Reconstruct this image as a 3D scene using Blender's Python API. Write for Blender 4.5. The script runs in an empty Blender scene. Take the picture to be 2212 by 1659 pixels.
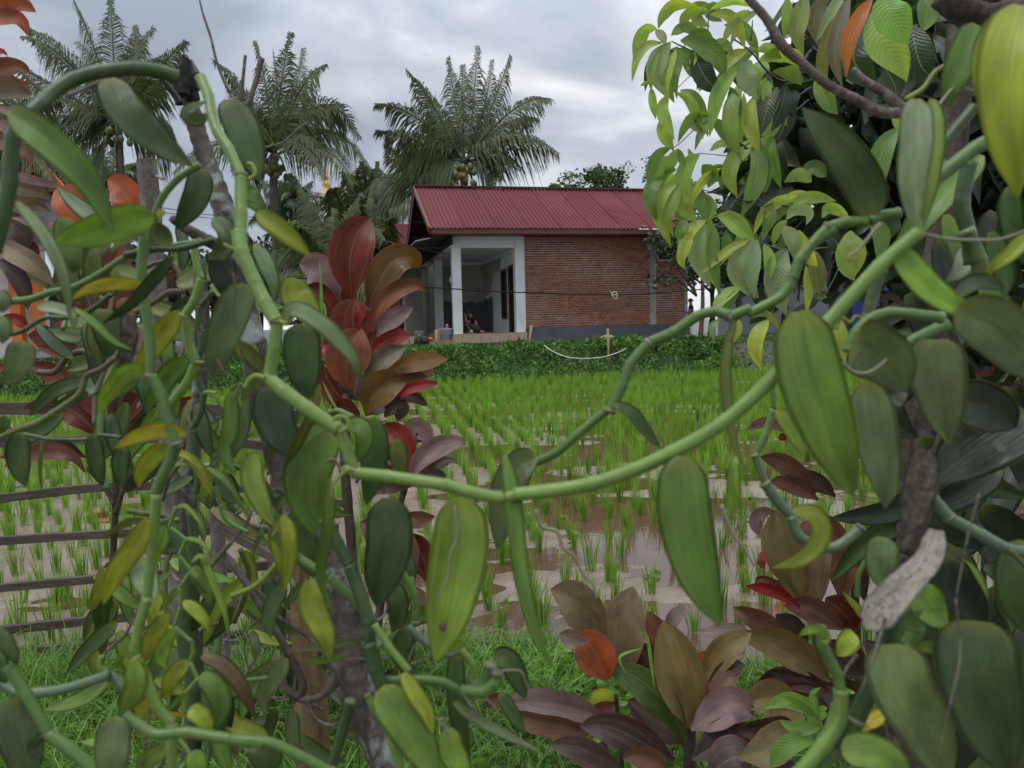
import bpy, bmesh, math, random
import numpy as np
from mathutils import Vector, Matrix
# ---------------------------------------------------------------- camera, sky, light
scene = bpy.context.scene
col = scene.collection
FPX = 1665.0                      # focal length in units of a 2212 px wide picture
PITCH = math.radians(4.5); ROLL = math.radians(1.43)
cp, sp = math.cos(PITCH), math.sin(PITCH)
FW = np.array([0, cp, -sp]); U0 = np.array([0, sp, cp]); R0 = np.array([1.0, 0, 0])
RT = math.cos(ROLL)*R0 - math.sin(ROLL)*U0
UP = math.cos(ROLL)*U0 + math.sin(ROLL)*R0
CAM = np.array([0, 0, 1.5])
cd = bpy.data.cameras.new("camera"); cam = bpy.data.objects.new("camera", cd); col.objects.link(cam)
cam.matrix_world = Matrix(((RT[0], UP[0], -FW[0], CAM[0]), (RT[1], UP[1], -FW[1], CAM[1]), (RT[2], UP[2], -FW[2], CAM[2]), (0, 0, 0, 1)))
cd.sensor_width = 36; cd.lens = 36*FPX/2212; cd.clip_start = 0.02; cd.clip_end = 3000
cd.dof.use_dof = True; cd.dof.focus_distance = 3.2; cd.dof.aperture_fstop = 9.5
scene.camera = cam
SUN_EL, SUN_ROT = math.radians(70), math.radians(-140)
w = bpy.data.worlds.new("World"); scene.world = w; w.use_nodes = True
nt = w.node_tree; nt.nodes.clear()
def N(t, typ, **kw):
    n = t.nodes.new(typ)
    for k, v in kw.items():
        if k.startswith('i_'):
            key = k[2:]
            key = int(key) if key.isdigit() else key.replace('_', ' ')
            n.inputs[key].default_value = v
        else: setattr(n, k, v)
    return n
out = N(nt, 'ShaderNodeOutputWorld')
sky = N(nt, 'ShaderNodeTexSky', sky_type='NISHITA', sun_disc=False, sun_elevation=SUN_EL, sun_rotation=SUN_ROT)
bg1 = N(nt, 'ShaderNodeBackground', i_Strength=0.08); nt.links.new(sky.outputs[0], bg1.inputs[0])
tc = N(nt, 'ShaderNodeTexCoord')
mp = N(nt, 'ShaderNodeMapping'); mp.inputs['Scale'].default_value = (1, 1, 2.1); mp.inputs['Location'].default_value = (0.35, 0.1, 0.62)
nt.links.new(tc.outputs['Generated'], mp.inputs[0])
no = N(nt, 'ShaderNodeTexNoise', i_Scale=2.7, i_Detail=6.0, i_Roughness=0.5, i_Distortion=0.5)
nt.links.new(mp.outputs[0], no.inputs[0])
cr = N(nt, 'ShaderNodeValToRGB'); el = cr.color_ramp.elements
el[0].position = .36; el[0].color = (.34, .385, .46, 1); el[1].position = .62; el[1].color = (.92, .94, .96, 1)
e = el.new(.5); e.color = (.56, .605, .68, 1)
nt.links.new(no.outputs[0], cr.inputs[0])
sx = N(nt, 'ShaderNodeSeparateXYZ'); nt.links.new(tc.outputs['Generated'], sx.inputs[0])
zr = N(nt, 'ShaderNodeMapRange'); zr.inputs[1].default_value = 0.30; zr.inputs[2].default_value = 1.0; zr.inputs[3].default_value = 0.92; zr.inputs[4].default_value = 2.3
nt.links.new(sx.outputs[2], zr.inputs[0])
bg2 = N(nt, 'ShaderNodeBackground'); nt.links.new(cr.outputs[0], bg2.inputs[0]); nt.links.new(zr.outputs[0], bg2.inputs[1])
mx = N(nt, 'ShaderNodeMixShader', i_0=0.93); nt.links.new(bg1.outputs[0], mx.inputs[1]); nt.links.new(bg2.outputs[0], mx.inputs[2])
nt.links.new(mx.outputs[0], out.inputs[0])
sl = bpy.data.lights.new("sun", 'SUN'); sl.energy = 1.5; sl.angle = math.radians(22); sl.color = (1, .96, .9)
so = bpy.data.objects.new("sun", sl); col.objects.link(so)
_sd = Vector((math.sin(SUN_ROT)*math.cos(SUN_EL), math.cos(SUN_ROT)*math.cos(SUN_EL), math.sin(SUN_EL)))
so.rotation_euler = _sd.to_track_quat('Z', 'Y').to_euler()
vs = scene.view_settings; vs.view_transform = 'Standard'; vs.look = 'None'; vs.exposure = 0.26; vs.gamma = 1; vs.use_curve_mapping = False
scene.cycles.max_bounces = 7; scene.cycles.transparent_max_bounces = 8

random.seed(7); rng = np.random.default_rng(7)
def P(x, y, d): return CAM + d*(FW + (x-1106)/FPX*RT - (y-829.5)/FPX*UP)
def G(x, y, z):                      # the point on the level z under pixel x, y
    r = P(x, y, 1) - CAM; return CAM + r*((z-CAM[2])/r[2])
R = random.uniform

# ---------------------------------------------------------------- object helpers
def tag(o, label=None, cat=None, group=None, kind=None):
    if label: o['label'] = label
    if cat: o['category'] = cat
    if group: o['group'] = group
    if kind: o['kind'] = kind
    return o
def thing(name, label, cat, loc=(0, 0, 0), rz=0, group=None):
    o = bpy.data.objects.new(name, None); col.objects.link(o); o.location = tuple(float(a) for a in loc); o.rotation_euler = (0, 0, rz)
    o.empty_display_size = .1
    return tag(o, label, cat, group)
def link_mesh(name, me, parent=None, world=True, color=None, matw=None):
    """world: the vertices are in world space, parent is an unrotated-or-rotated empty"""
    o = bpy.data.objects.new(name, me); col.objects.link(o)
    if parent is not None:
        o.parent = parent
        if world:
            pm = Matrix.LocRotScale(parent.location, parent.rotation_euler, parent.scale)
            q = parent.parent
            while q is not None:
                pm = Matrix.LocRotScale(q.location, q.rotation_euler, q.scale) @ q.matrix_parent_inverse @ pm if False else pm
                q = None
            o.matrix_parent_inverse = pm.inverted()
    if color is not None: o.color = (*color[:3], 1)
    return o
def mesh(name, verts, faces, mat, parent=None, smooth=True, uv=None, color=None, world=True):
    me = bpy.data.meshes.new(name)
    verts = np.asarray(verts, dtype=np.float64)
    if isinstance(faces, np.ndarray):
        nv, nf, k = len(verts), len(faces), faces.shape[1]
        me.vertices.add(nv); me.vertices.foreach_set('co', verts.ravel())
        me.loops.add(nf*k); me.loops.foreach_set('vertex_index', faces.ravel().astype(np.int32))
        me.polygons.add(nf); me.polygons.foreach_set('loop_start', np.arange(0, nf*k, k, dtype=np.int32))
        me.update(calc_edges=True)
    else:
        me.from_pydata([tuple(v) for v in verts], [], faces); me.update()
    me.polygons.foreach_set('use_smooth', np.full(len(me.polygons), smooth))
    if uv is not None:
        l = me.uv_layers.new(name='UVMap')
        vi = np.zeros(len(me.loops), dtype=np.int32); me.loops.foreach_get('vertex_index', vi)
        l.data.foreach_set('uv', np.asarray(uv, dtype=np.float32)[vi].ravel())
    me.materials.append(mat)
    return link_mesh(name, me, parent, world, color)

class MB:
    def __init__(s): s.v = []; s.f = []
    def box(s, c, size, rz=0, ax=None):
        """c centre, size; ax optional 3x3 axes"""
        A = np.array(ax) if ax is not None else np.array([[math.cos(rz), math.sin(rz), 0], [-math.sin(rz), math.cos(rz), 0], [0, 0, 1]])
        n = len(s.v); c = np.array(c, float)
        for dz in (-.5, .5):
            for dx, dy in ((-.5, -.5), (.5, -.5), (.5, .5), (-.5, .5)):
                s.v.append(c + A[0]*dx*size[0] + A[1]*dy*size[1] + A[2]*dz*size[2])
        s.f += [(n, n+3, n+2, n+1), (n+4, n+5, n+6, n+7), (n, n+1, n+5, n+4), (n+1, n+2, n+6, n+5), (n+2, n+3, n+7, n+6), (n+3, n, n+4, n+7)]
        return s
    def bar(s, a, b, w, h=None, up=(0, 0, 1), jit=0):
        a = np.array(a, float); b = np.array(b, float); h = h or w
        t = b-a; L = np.linalg.norm(t); t /= L; u = np.array(up, float); sd = np.cross(t, u)
        if np.linalg.norm(sd) < 1e-3: sd = np.cross(t, [1, 0, 0])
        sd /= np.linalg.norm(sd); u = np.cross(sd, t)
        return s.box((a+b)/2, (L, w, h), ax=(t, sd, u))
    def tube(s, pts, rad, n=8, cap=True):
        v, f, _ = tube_geo(pts, rad, n, cap); k = len(s.v); s.v += list(v); s.f += [tuple(i+k for i in q) for q in f]; return s
    def quad(s, *p):
        k = len(s.v); s.v += [np.array(a, float) for a in p]; s.f.append(tuple(range(k, k+len(p)))); return s
    def lathe(s, c, prof, n=16):
        k = len(s.v); c = np.array(c, float)
        for r, z in prof:
            for i in range(n):
                a = 2*math.pi*i/n; s.v.append(c + np.array([r*math.cos(a), r*math.sin(a), z]))
        for j in range(len(prof)-1):
            for i in range(n):
                s.f.append((k+j*n+i, k+j*n+(i+1) % n, k+(j+1)*n+(i+1) % n, k+(j+1)*n+i))
        s.f.append(tuple(k+(len(prof)-1)*n+i for i in range(n))); s.f.append(tuple(k+i for i in reversed(range(n))))
        return s
    def build(s, name, mat, parent=None, smooth=False, color=None, kind=None):
        o = mesh(name, s.v, s.f, mat, parent, smooth, color=color)
        if kind: o['kind'] = kind
        return o

def spline(pts, per=6, tens=.5):
    pts = np.asarray(pts, float); n = len(pts)
    if n < 3:
        t = np.linspace(0, 1, per+1)[:, None]; return pts[0]*(1-t)+pts[-1]*t
    res = []
    for i in range(n-1):
        p0 = pts[max(i-1, 0)]; p1 = pts[i]; p2 = pts[i+1]; p3 = pts[min(i+2, n-1)]
        L = np.linalg.norm(p2[:3]-p1[:3])
        def tg(a, b, c):
            v = c-a; return v/(np.linalg.norm(v[:3])+1e-9)*L*tens*2
        m1 = tg(p0, p1, p2) if i > 0 else (p2-p1)*tens*2
        m2 = tg(p1, p2, p3) if i < n-2 else (p2-p1)*tens*2
        for k in range(per):
            t = k/per; t2 = t*t; t3 = t2*t
            res.append((2*t3-3*t2+1)*p1 + (t3-2*t2+t)*m1 + (-2*t3+3*t2)*p2 + (t3-t2)*m2)
    res.append(pts[-1]); return np.array(res)
def tube_geo(pts, rad, n=10, cap=True):
    pts = np.asarray(pts, float); m = len(pts)
    rad = np.full(m, rad) if np.isscalar(rad) else np.asarray(rad)
    T = np.gradient(pts, axis=0); T /= (np.linalg.norm(T, axis=1)[:, None]+1e-12)
    ref = np.array([0, 1.0, 0]) if abs(T[0][1]) < .9 else np.array([1.0, 0, 0])
    S = np.cross(T[0], ref); S /= np.linalg.norm(S)
    V = []; UV = []; L = 0
    for i in range(m):
        if i: L += np.linalg.norm(pts[i]-pts[i-1])
        S = S - T[i]*np.dot(S, T[i]); S /= (np.linalg.norm(S)+1e-12); B = np.cross(T[i], S)
        for k in range(n):
            a = 2*math.pi*k/n; V.append(pts[i] + rad[i]*(math.cos(a)*S + math.sin(a)*B)); UV.append((k/n, L))
    F = []
    for i in range(m-1):
        for k in range(n):
            F.append((i*n+k, i*n+(k+1) % n, (i+1)*n+(k+1) % n, (i+1)*n+k))
    if cap: F.append(tuple(reversed(range(n)))); F.append(tuple((m-1)*n+k for k in range(n)))
    return np.array(V), F, np.array(UV)

# ---------------------------------------------------------------- materials
MATS = {}
def newmat(name):
    m = bpy.data.materials.new(name); m.use_nodes = True; t = m.node_tree; t.nodes.clear()
    MATS[name] = m; return m, t
def lk(t, a, b): t.links.new(a, b)
def math_(t, op, a, b=None, c=None, clamp=False):
    n = t.nodes.new('ShaderNodeMath'); n.operation = op; n.use_clamp = clamp
    for i, x in enumerate((a, b, c)):
        if x is None: continue
        if isinstance(x, (int, float)): n.inputs[i].default_value = x
        else: lk(t, x, n.inputs[i])
    return n.outputs[0]
def mixc(t, f, a, b, mode='MIX'):
    n = t.nodes.new('ShaderNodeMix'); n.data_type = 'RGBA'; n.blend_type = mode
    for s, x in ((n.inputs[0], f), (n.inputs[6], a), (n.inputs[7], b)):
        if isinstance(x, (int, float)): s.default_value = x
        elif isinstance(x, tuple): s.default_value = (*x[:3], 1)
        else: lk(t, x, s)
    return n.outputs[2]
def noise(t, vec, scale, detail=3, rough=.5, dist=0):
    n = N(t, 'ShaderNodeTexNoise', i_Scale=scale, i_Detail=detail, i_Roughness=rough, i_Distortion=dist)
    if vec is not None: lk(t, vec, n.inputs[0])
    return n.outputs[0]
def mapr(t, v, a, b, c, d):
    n = t.nodes.new('ShaderNodeMapRange'); lk(t, v, n.inputs[0])
    for i, x in enumerate((a, b, c, d)): n.inputs[i+1].default_value = x
    return n.outputs[0]
def scalev(t, vec, s, loc=(0, 0, 0)):
    n = t.nodes.new('ShaderNodeMapping'); n.inputs['Scale'].default_value = s; n.inputs['Location'].default_value = loc; lk(t, vec, n.inputs[0]); return n.outputs[0]
def vadd(t, a, b):
    n = t.nodes.new('ShaderNodeVectorMath'); n.operation = 'ADD'; lk(t, a, n.inputs[0]); lk(t, b, n.inputs[1]); return n.outputs[0]
def finish(t, colr, rough=.5, spec=.5, bump=None, bstr=.2, bdist=.01, trans=0, tcol=None, metal=0, coat=0):
    b = t.nodes.new('ShaderNodeBsdfPrincipled')
    if isinstance(colr, tuple): b.inputs['Base Color'].default_value = (*colr[:3], 1)
    else: lk(t, colr, b.inputs['Base Color'])
    if isinstance(rough, (int, float)): b.inputs['Roughness'].default_value = rough
    else: lk(t, rough, b.inputs['Roughness'])
    b.inputs['Specular IOR Level'].default_value = spec; b.inputs['Metallic'].default_value = metal; b.inputs['Coat Weight'].default_value = coat
    if bump is not None:
        bn = N(t, 'ShaderNodeBump', i_Strength=bstr, i_Distance=bdist); lk(t, bump, bn.inputs['Height']); lk(t, bn.outputs[0], b.inputs['Normal'])
    o = t.nodes.new('ShaderNodeOutputMaterial')
    if trans > 0:
        tr = t.nodes.new('ShaderNodeBsdfTranslucent'); lk(t, tcol if tcol is not None else colr, tr.inputs[0])
        m = N(t, 'ShaderNodeMixShader', i_0=trans); lk(t, b.outputs[0], m.inputs[1]); lk(t, tr.outputs[0], m.inputs[2]); lk(t, m.outputs[0], o.inputs[0])
    else: lk(t, b.outputs[0], o.inputs[0])
    return b
def objcol(t):
    n = t.nodes.new('ShaderNodeObjectInfo'); return n.outputs['Color'], n.outputs['Random']
def uvw(t):
    n = t.nodes.new('ShaderNodeTexCoord'); return n
def rvec(t, rnd):
    c = t.nodes.new('ShaderNodeCombineXYZ'); k = math_(t, 'MULTIPLY', rnd, 37.0)
    for i in range(3): lk(t, k, c.inputs[i])
    return c.outputs[0]

# simple material: colour (or object colour), noise variation, bump
def simple(name, c=None, rough=.6, spec=.4, var=.25, scale=6, bstr=.15, metal=0, dirt=None, island=False, trans=0, bscale=None, stretch=(1, 1, 1)):
    m, t = newmat(name); oc, rnd = objcol(t); tcn = uvw(t)
    vec = vadd(t, scalev(t, tcn.outputs['Object'], stretch), rvec(t, rnd))
    base = oc if c is None else None
    n1 = noise(t, vec, scale, 5, .6)
    f = mapr(t, n1, .25, .75, 1-var, 1+var)
    if island:
        g = t.nodes.new('ShaderNodeNewGeometry'); r = g.outputs['Random Per Island']
        r2 = math_(t, 'FRACT', math_(t, 'ADD', r, rnd)); f = math_(t, 'MULTIPLY', f, mapr(t, r2, 0, 1, 1-island, 1+island))
    cc = mixc(t, 1.0, base if base is not None else tuple(c), f, 'MULTIPLY') if False else None
    v = t.nodes.new('ShaderNodeVectorMath'); v.operation = 'SCALE'
    if base is not None: lk(t, base, v.inputs[0])
    else: v.inputs[0].default_value = tuple(c[:3])
    lk(t, f, v.inputs[3]); cc = v.outputs[0]
    if dirt:
        n2 = noise(t, vec, scale*.35, 6, .65); cc = mixc(t, mapr(t, n2, .45, .7, 0, dirt[3]), cc, tuple(dirt[:3]))
    finish(t, cc, rough, spec, noise(t, vec, bscale or scale*4, 4, .6), bstr, .01, trans=trans, metal=metal)
    return m

def leafmat(name, kind):
    m, t = newmat(name); oc, rnd = objcol(t); tcn = uvw(t); UVv = tcn.outputs['UV']
    sp_ = t.nodes.new('ShaderNodeSeparateXYZ'); lk(t, UVv, sp_.inputs[0]); u, v = sp_.outputs[0], sp_.outputs[1]
    au = math_(t, 'ABSOLUTE', math_(t, 'SUBTRACT', math_(t, 'MULTIPLY', u, 2.0), 1.0))
    rv = rvec(t, rnd)
    veins = noise(t, vadd(t, scalev(t, UVv, (26, 1.2, 1)), rv), 1.0, 3, .6)
    fine = noise(t, vadd(t, scalev(t, UVv, (90, 3, 1)), rv), 1.0, 2, .5)
    big = noise(t, vadd(t, scalev(t, UVv, (1.6, 2.2, 1)), rv), 1.3, 4, .55)
    def sc(c, f):
        n = t.nodes.new('ShaderNodeVectorMath'); n.operation = 'SCALE'; lk(t, c, n.inputs[0]); lk(t, f, n.inputs[3]); return n.outputs[0]
    if kind == 'vanilla':
        c = sc(oc, math_(t, 'MULTIPLY', mapr(t, veins, .3, .7, .86, 1.14), mapr(t, big, .3, .7, .72, 1.3)))
        c = mixc(t, mapr(t, fine, .35, .7, 0, .18), c, mixc(t, 1.0, c, (1.5, 1.4, 1.2), 'MULTIPLY'))
        yb = math_(t, 'MULTIPLY', mapr(t, v, 0, .12, .4, 0), 1.0, clamp=True)
        c = mixc(t, yb, c, (.25, .26, .04))
        c = mixc(t, mapr(t, au, .95, .995, 0, .5), c, (.3, .33, .1))
        midr = mapr(t, au, 0, .07, .22, 0); c = mixc(t, midr, c, (.05, .09, .02))
        vo = N(t, 'ShaderNodeTexVoronoi', i_Scale=7.0); lk(t, vadd(t, scalev(t, UVv, (1, 3, 1)), rv), vo.inputs[0])
        spot = math_(t, 'MULTIPLY', mapr(t, vo.outputs['Distance'], .04, .09, 1, 0), mapr(t, big, .5, .6, 0, .75), clamp=True)
        c = mixc(t, spot, c, (.06, .045, .02))
        dust = mapr(t, noise(t, vadd(t, scalev(t, UVv, (4, 9, 1)), rv), 4, 6, .75), .58, .72, 0, .22)
        c = mixc(t, dust, c, (.3, .33, .24))
        scar = mapr(t, noise(t, vadd(t, scalev(t, UVv, (2.5, 6, 1)), rv), 1.7, 5, .7), .66, .70, 0, .55); c = mixc(t, math_(t, 'MULTIPLY', scar, mapr(t, au, .3, .9, .25, 1)), c, (.16, .11, .05))
        tcl = mixc(t, 1.0, c, (2.2, 2.0, .7), 'MULTIPLY')
        h = math_(t, 'ADD', veins, math_(t, 'MULTIPLY', fine, .5))
        finish(t, c, mapr(t, big, .3, .7, .28, .44), .45, h, .5, .002, trans=.33, tcol=tcl, coat=.08)
    elif kind == 'cordyline':
        c = sc(oc, math_(t, 'MULTIPLY', mapr(t, veins, .3, .7, .86, 1.16), mapr(t, big, .3, .7, .6, 1.45)))
        c = mixc(t, mapr(t, noise(t, vadd(t, scalev(t, UVv, (12, .9, 1)), rv), 1, 3, .6), .5, .68, 0, .5), c, mixc(t, .75, c, (.10, .11, .035)))
        c = mixc(t, mapr(t, au, .9, 1, 0, .5), c, (.26, .04, .05))
        c = mixc(t, mapr(t, au, .0, .05, .35, 0), c, (.24, .2, .08))
        side = mapr(t, math_(t, 'FRACT', math_(t, 'ADD', math_(t, 'MULTIPLY', v, 34), math_(t, 'MULTIPLY', au, -9))), .0, .5, .96, 1.04)
        c = sc(c, side)
        tcl = mixc(t, 1.0, c, (1.9, 1.1, .8), 'MULTIPLY')
        finish(t, c, mapr(t, big, .3, .7, .28, .46), .3, math_(t, 'ADD', veins, fine), .35, .003, trans=.22, tcol=tcl)
    elif kind == 'tree':
        c = sc(oc, math_(t, 'MULTIPLY', mapr(t, big, .3, .7, .8, 1.22), mapr(t, fine, .3, .7, .95, 1.05)))
        ln = math_(t, 'FRACT', math_(t, 'ADD', math_(t, 'MULTIPLY', v, 15), math_(t, 'MULTIPLY', au, -2.6)))
        vein = mapr(t, math_(t, 'ABSOLUTE', math_(t, 'SUBTRACT', ln, .5)), .0, .12, .26, 0)
        c = mixc(t, vein, c, mixc(t, 1.0, c, (1.7, 1.6, 1.6), 'MULTIPLY'))
        c = mixc(t, mapr(t, au, .02, .05, .6, 0), c, (.22, .27, .1))
        vo = N(t, 'ShaderNodeTexVoronoi', i_Scale=5.0); lk(t, vadd(t, scalev(t, UVv, (1, 3, 1)), rv), vo.inputs[0])
        spot = math_(t, 'MULTIPLY', mapr(t, vo.outputs['Distance'], .03, .08, 1, 0), mapr(t, big, .52, .6, 0, .7), clamp=True)
        c = mixc(t, spot, c, (.1, .07, .02))
        tcl = mixc(t, 1.0, c, (2.1, 1.9, .8), 'MULTIPLY')
        hh = math_(t, 'ADD', math_(t, 'ABSOLUTE', math_(t, 'SUBTRACT', ln, .5)), math_(t, 'MULTIPLY', fine, .3))
        finish(t, c, .36, .5, hh, .4, .003, trans=.38, tcol=tcl)
    elif kind == 'dead':
        n2 = noise(t, vadd(t, scalev(t, UVv, (2, 5, 1)), rv), 2.0, 5, .6)
        vo = N(t, 'ShaderNodeTexVoronoi', i_Scale=4.5); lk(t, vadd(t, scalev(t, UVv, (1, 2.2, 1)), rv), vo.inputs[0])
        ring = math_(t, 'MULTIPLY', mapr(t, math_(t, 'ABSOLUTE', math_(t, 'SUBTRACT', vo.outputs['Distance'], .17)), .0, .05, 1, 0), .8, clamp=True)
        c = sc(oc, mapr(t, n2, .3, .7, .45, 1.3)); c = mixc(t, ring, c, (.15, .11, .07)); c = mixc(t, mapr(t, n2, .55, .62, 0, .6), c, (.2, .15, .1))
        c = mixc(t, mapr(t, vo.outputs['Distance'], .03, .07, .5, 0), c, (.15, .12, .09))
        finish(t, c, .8, .2, math_(t, 'ADD', n2, math_(t, 'ADD', ring, veins)), .8, .006)
    return m
M_VAN = leafmat('vanilla_leaf', 'vanilla'); M_COR = leafmat('cordyline_leaf', 'cordyline'); M_TRE = leafmat('tree_leaf', 'tree'); M_DEAD = leafmat('dead_leaf', 'dead')

def stemmat():
    m, t = newmat('green_stem'); oc, rnd = objcol(t); tcn = uvw(t); UVv = tcn.outputs['UV']
    n1 = noise(t, vadd(t, scalev(t, UVv, (6, 25, 1)), rvec(t, rnd)), 1, 4, .6)
    n2 = noise(t, scalev(t, tcn.outputs['Object'], (1, 1, 1)), 300, 3, .6)
    v = t.nodes.new('ShaderNodeVectorMath'); v.operation = 'SCALE'; lk(t, oc, v.inputs[0]); lk(t, mapr(t, n1, .3, .7, .75, 1.25), v.inputs[3])
    c = mixc(t, mapr(t, noise(t, tcn.outputs['Object'], 22, 4, .65), .56, .72, 0, .4), v.outputs[0], (.2, .2, .06))
    c = mixc(t, mapr(t, n2, .62, .75, 0, .15), c, (.3, .33, .15))
    finish(t, c, .42, .38, n2, .12, .002)
    return m
M_STEM = stemmat()
def barkmat(name, c1, c2, lich, scale=30, lf=.5):
    m, t = newmat(name); oc, rnd = objcol(t); tcn = uvw(t); o = tcn.outputs['Object']; vec = vadd(t, o, rvec(t, rnd))
    n1 = noise(t, scalev(t, vec, (1, 1, .35)), scale, 6, .7); n2 = noise(t, vec, scale*.4, 5, .6, .3)
    c = mixc(t, mapr(t, n1, .35, .65, 0, 1), c1, c2)
    c = mixc(t, mapr(t, n2, .52, .6, 0, lf), c, lich)
    finish(t, c, .85, .2, math_(t, 'ADD', n1, n2), .9, .01)
    return m
M_BARK = barkmat('lichen_bark', (.035, .03, .026), (.115, .098, .082), (.27, .30, .28), 34, .85)
M_BARKD = barkmat('dark_bark', (.03, .024, .018), (.085, .065, .05), (.15, .15, .13), 34, .4)
M_PALMB = barkmat('palm_bark', (.05, .043, .035), (.13, .115, .095), (.17, .16, .14), 5, .3)
M_CHAR = barkmat('charred_wood', (.008, .008, .008), (.03, .028, .026), (.06, .06, .055), 60, .3)
M_TWIG = barkmat('twig_bark', (.075, .06, .048), (.17, .14, .115), (.26, .25, .22), 90, .5)
# ---------------------------------------------------------------- ground, paddy, bank
def smooth(a): a = np.clip(a, 0, 1); return a*a*(3-2*a)
def vnoise(x, y, s, seed=0):
    x = np.asarray(x)/s; y = np.asarray(y)/s
    xi = np.floor(x).astype(int); yi = np.floor(y).astype(int); xf = x-xi; yf = y-yi
    def h(a, b):
        n = (a*374761393 + b*668265263 + seed*2147483) & 0xffffffff; n = ((n ^ (n >> 13))*1274126177) & 0xffffffff; return ((n ^ (n >> 16)) & 0xffff)/65535.0
    xf = xf*xf*(3-2*xf); yf = yf*yf*(3-2*yf)
    return (h(xi, yi)*(1-xf)+h(xi+1, yi)*xf)*(1-yf) + (h(xi, yi+1)*(1-xf)+h(xi+1, yi+1)*xf)*yf
def fbm(x, y, s, o=5, seed=0, rough=.55):
    r = 0; a = 1; tot = 0; x = np.asarray(x, float); y = np.asarray(y, float)
    for k in range(o):
        c_, s_ = math.cos(1.1*k+.6), math.sin(1.1*k+.6); r = r + a*vnoise(x*c_-y*s_+7.3*k, x*s_+y*c_-3.1*k, s, seed+k*17); tot += a; a *= rough; s *= .47
    return r/tot
def bank_y(x): return 19.5+.215*np.asarray(x) + .35*(vnoise(x, np.asarray(x)*0, 2.3, 3)-.5)
def near_y(x): x = np.asarray(x); return 3.38 + .10*np.clip(x, -2, 0) - .16*np.clip(x-.1, 0, 3)+.25*(vnoise(x, x*0, .6, 9)-.5)
def ground_z(x, y):
    x = np.asarray(x, float); y = np.asarray(y, float)
    bed = .003 + .14*(fbm(x*.55, y, .75, 6, 5, .6)-.5) - .040*np.exp(-((x-1.1)/1.3)**2-((y-5.0)/1.2)**2) - .014*np.clip((y-6)/4, 0, 1)- .010*np.clip(x/1.5, 0, 1)
    bed = bed + .014*np.clip((-x-.2)/1.2, 0, 1)*np.clip((9-y)/4, 0, 1)
    s = (y-bank_y(x))/2.2
    far = .84*smooth(s) + .06*(vnoise(x, y, .7, 4)-.5)*smooth(s*2)
    n = (near_y(x)-y)/.5
    near = .10*smooth(n)+.05*(vnoise(x, y, .3, 6)-.5)*smooth(n)
    return bed*(1-smooth(s))*(1-smooth(n)) + far + near
m, t = newmat('mud'); tcn = uvw(t); o_ = tcn.outputs['Object']
sz = t.nodes.new('ShaderNodeSeparateXYZ'); lk(t, o_, sz.inputs[0])
n1 = noise(t, o_, 2.2, 6, .65); n2 = noise(t, o_, 26, 4, .6); n3 = noise(t, o_, 90, 2, .6)
c = mixc(t, mapr(t, n1, .35, .7, 0, 1), (.135, .098, .07), (.25, .195, .155)); c = mixc(t, mapr(t, n2, .55, .7, 0, .6), c, (.12, .085, .06))
c = mixc(t, mapr(t, n3, .66, .7, 0, .7), c, (.05, .04, .03))
grassy = mapr(t, sz.outputs[2], .05, .12, 0, 1); c = mixc(t, grassy, c, mixc(t, n2, (.02, .03, .01), (.045, .045, .02)))
finish(t, c, mapr(t, n2, .35, .65, .2, .5), .6, math_(t, 'ADD', n2, n3), .45, .012)
M_MUD = m
ys = np.concatenate([np.array([-6, -3, 0, 1.0]), np.geomspace(1.6, 30, 420), np.array([40, 60, 100, 180, 400, 900])])
tt = np.linspace(-1, 1, 420)
xx = np.outer(np.maximum(ys, 1.5)*.95+3, tt); yy = np.repeat(ys[:, None], len(tt), 1)
zz = ground_z(xx, yy)
V = np.stack([xx, yy, zz], -1).reshape(-1, 3); ny_, nx_ = xx.shape
idx = np.arange(ny_*nx_).reshape(ny_, nx_)
Fq = np.stack([idx[:-1, :-1], idx[:-1, 1:], idx[1:, 1:], idx[1:, :-1]], -1).reshape(-1, 4)
tag(mesh('ground', V, Fq, M_MUD), kind='structure')
m, t = newmat('paddy_water'); tcn = uvw(t)
nb = noise(t, tcn.outputs['Object'], 9, 3, .5)
finish(t, (.085, .048, .03), .04, .5, nb, .05, .01); M_WATER = m
wv = [(-26, 1.5, -.006), (30, 1.5, -.006), (30, 34, -.006), (-26, 34, -.006)]
tag(mesh('paddy_water', wv, [(0, 1, 2, 3)], M_WATER), kind='structure')

# ---------------------------------------------------------------- blade and leaf clouds (vectorised)
def bladecloud(pos, h, w, lean, dirs, droop=.3, seg=3, twist=None):
    n = len(pos); h = np.broadcast_to(h, n); w = np.broadcast_to(w, n); lean = np.broadcast_to(lean, n)
    ts = np.linspace(0, 1, seg+1); d3 = np.stack([np.cos(dirs), np.sin(dirs), 0*dirs], -1)
    tw = dirs + (rng.uniform(0, math.pi, n) if twist is None else twist); sd = np.stack([np.cos(tw), np.sin(tw), 0*tw], -1)
    V = []
    for k in ts:
        c = pos + d3*(lean*h*(k**1.7))[:, None]; c = c + np.array([0, 0, 1.])*(h*(k - droop*lean*k**3))[:, None]
        ww = (w*.5*(1-k**1.6)*(.55+.9*k if k < .5 else 1))[:, None]
        V.append(np.stack([c-sd*ww, c+sd*ww], 1))
    V = np.stack(V, 1).reshape(-1, 3); b = np.arange(n)[:, None]*(2*(seg+1))
    F = np.concatenate([np.stack([b[:, 0]+2*k, b[:, 0]+2*k+1, b[:, 0]+2*k+3, b[:, 0]+2*k+2], -1) for k in range(seg)])
    uv = np.tile(np.stack([np.tile([0, 1], seg+1), np.repeat(ts, 2)], -1), (n, 1))
    return V, F, uv
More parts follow.
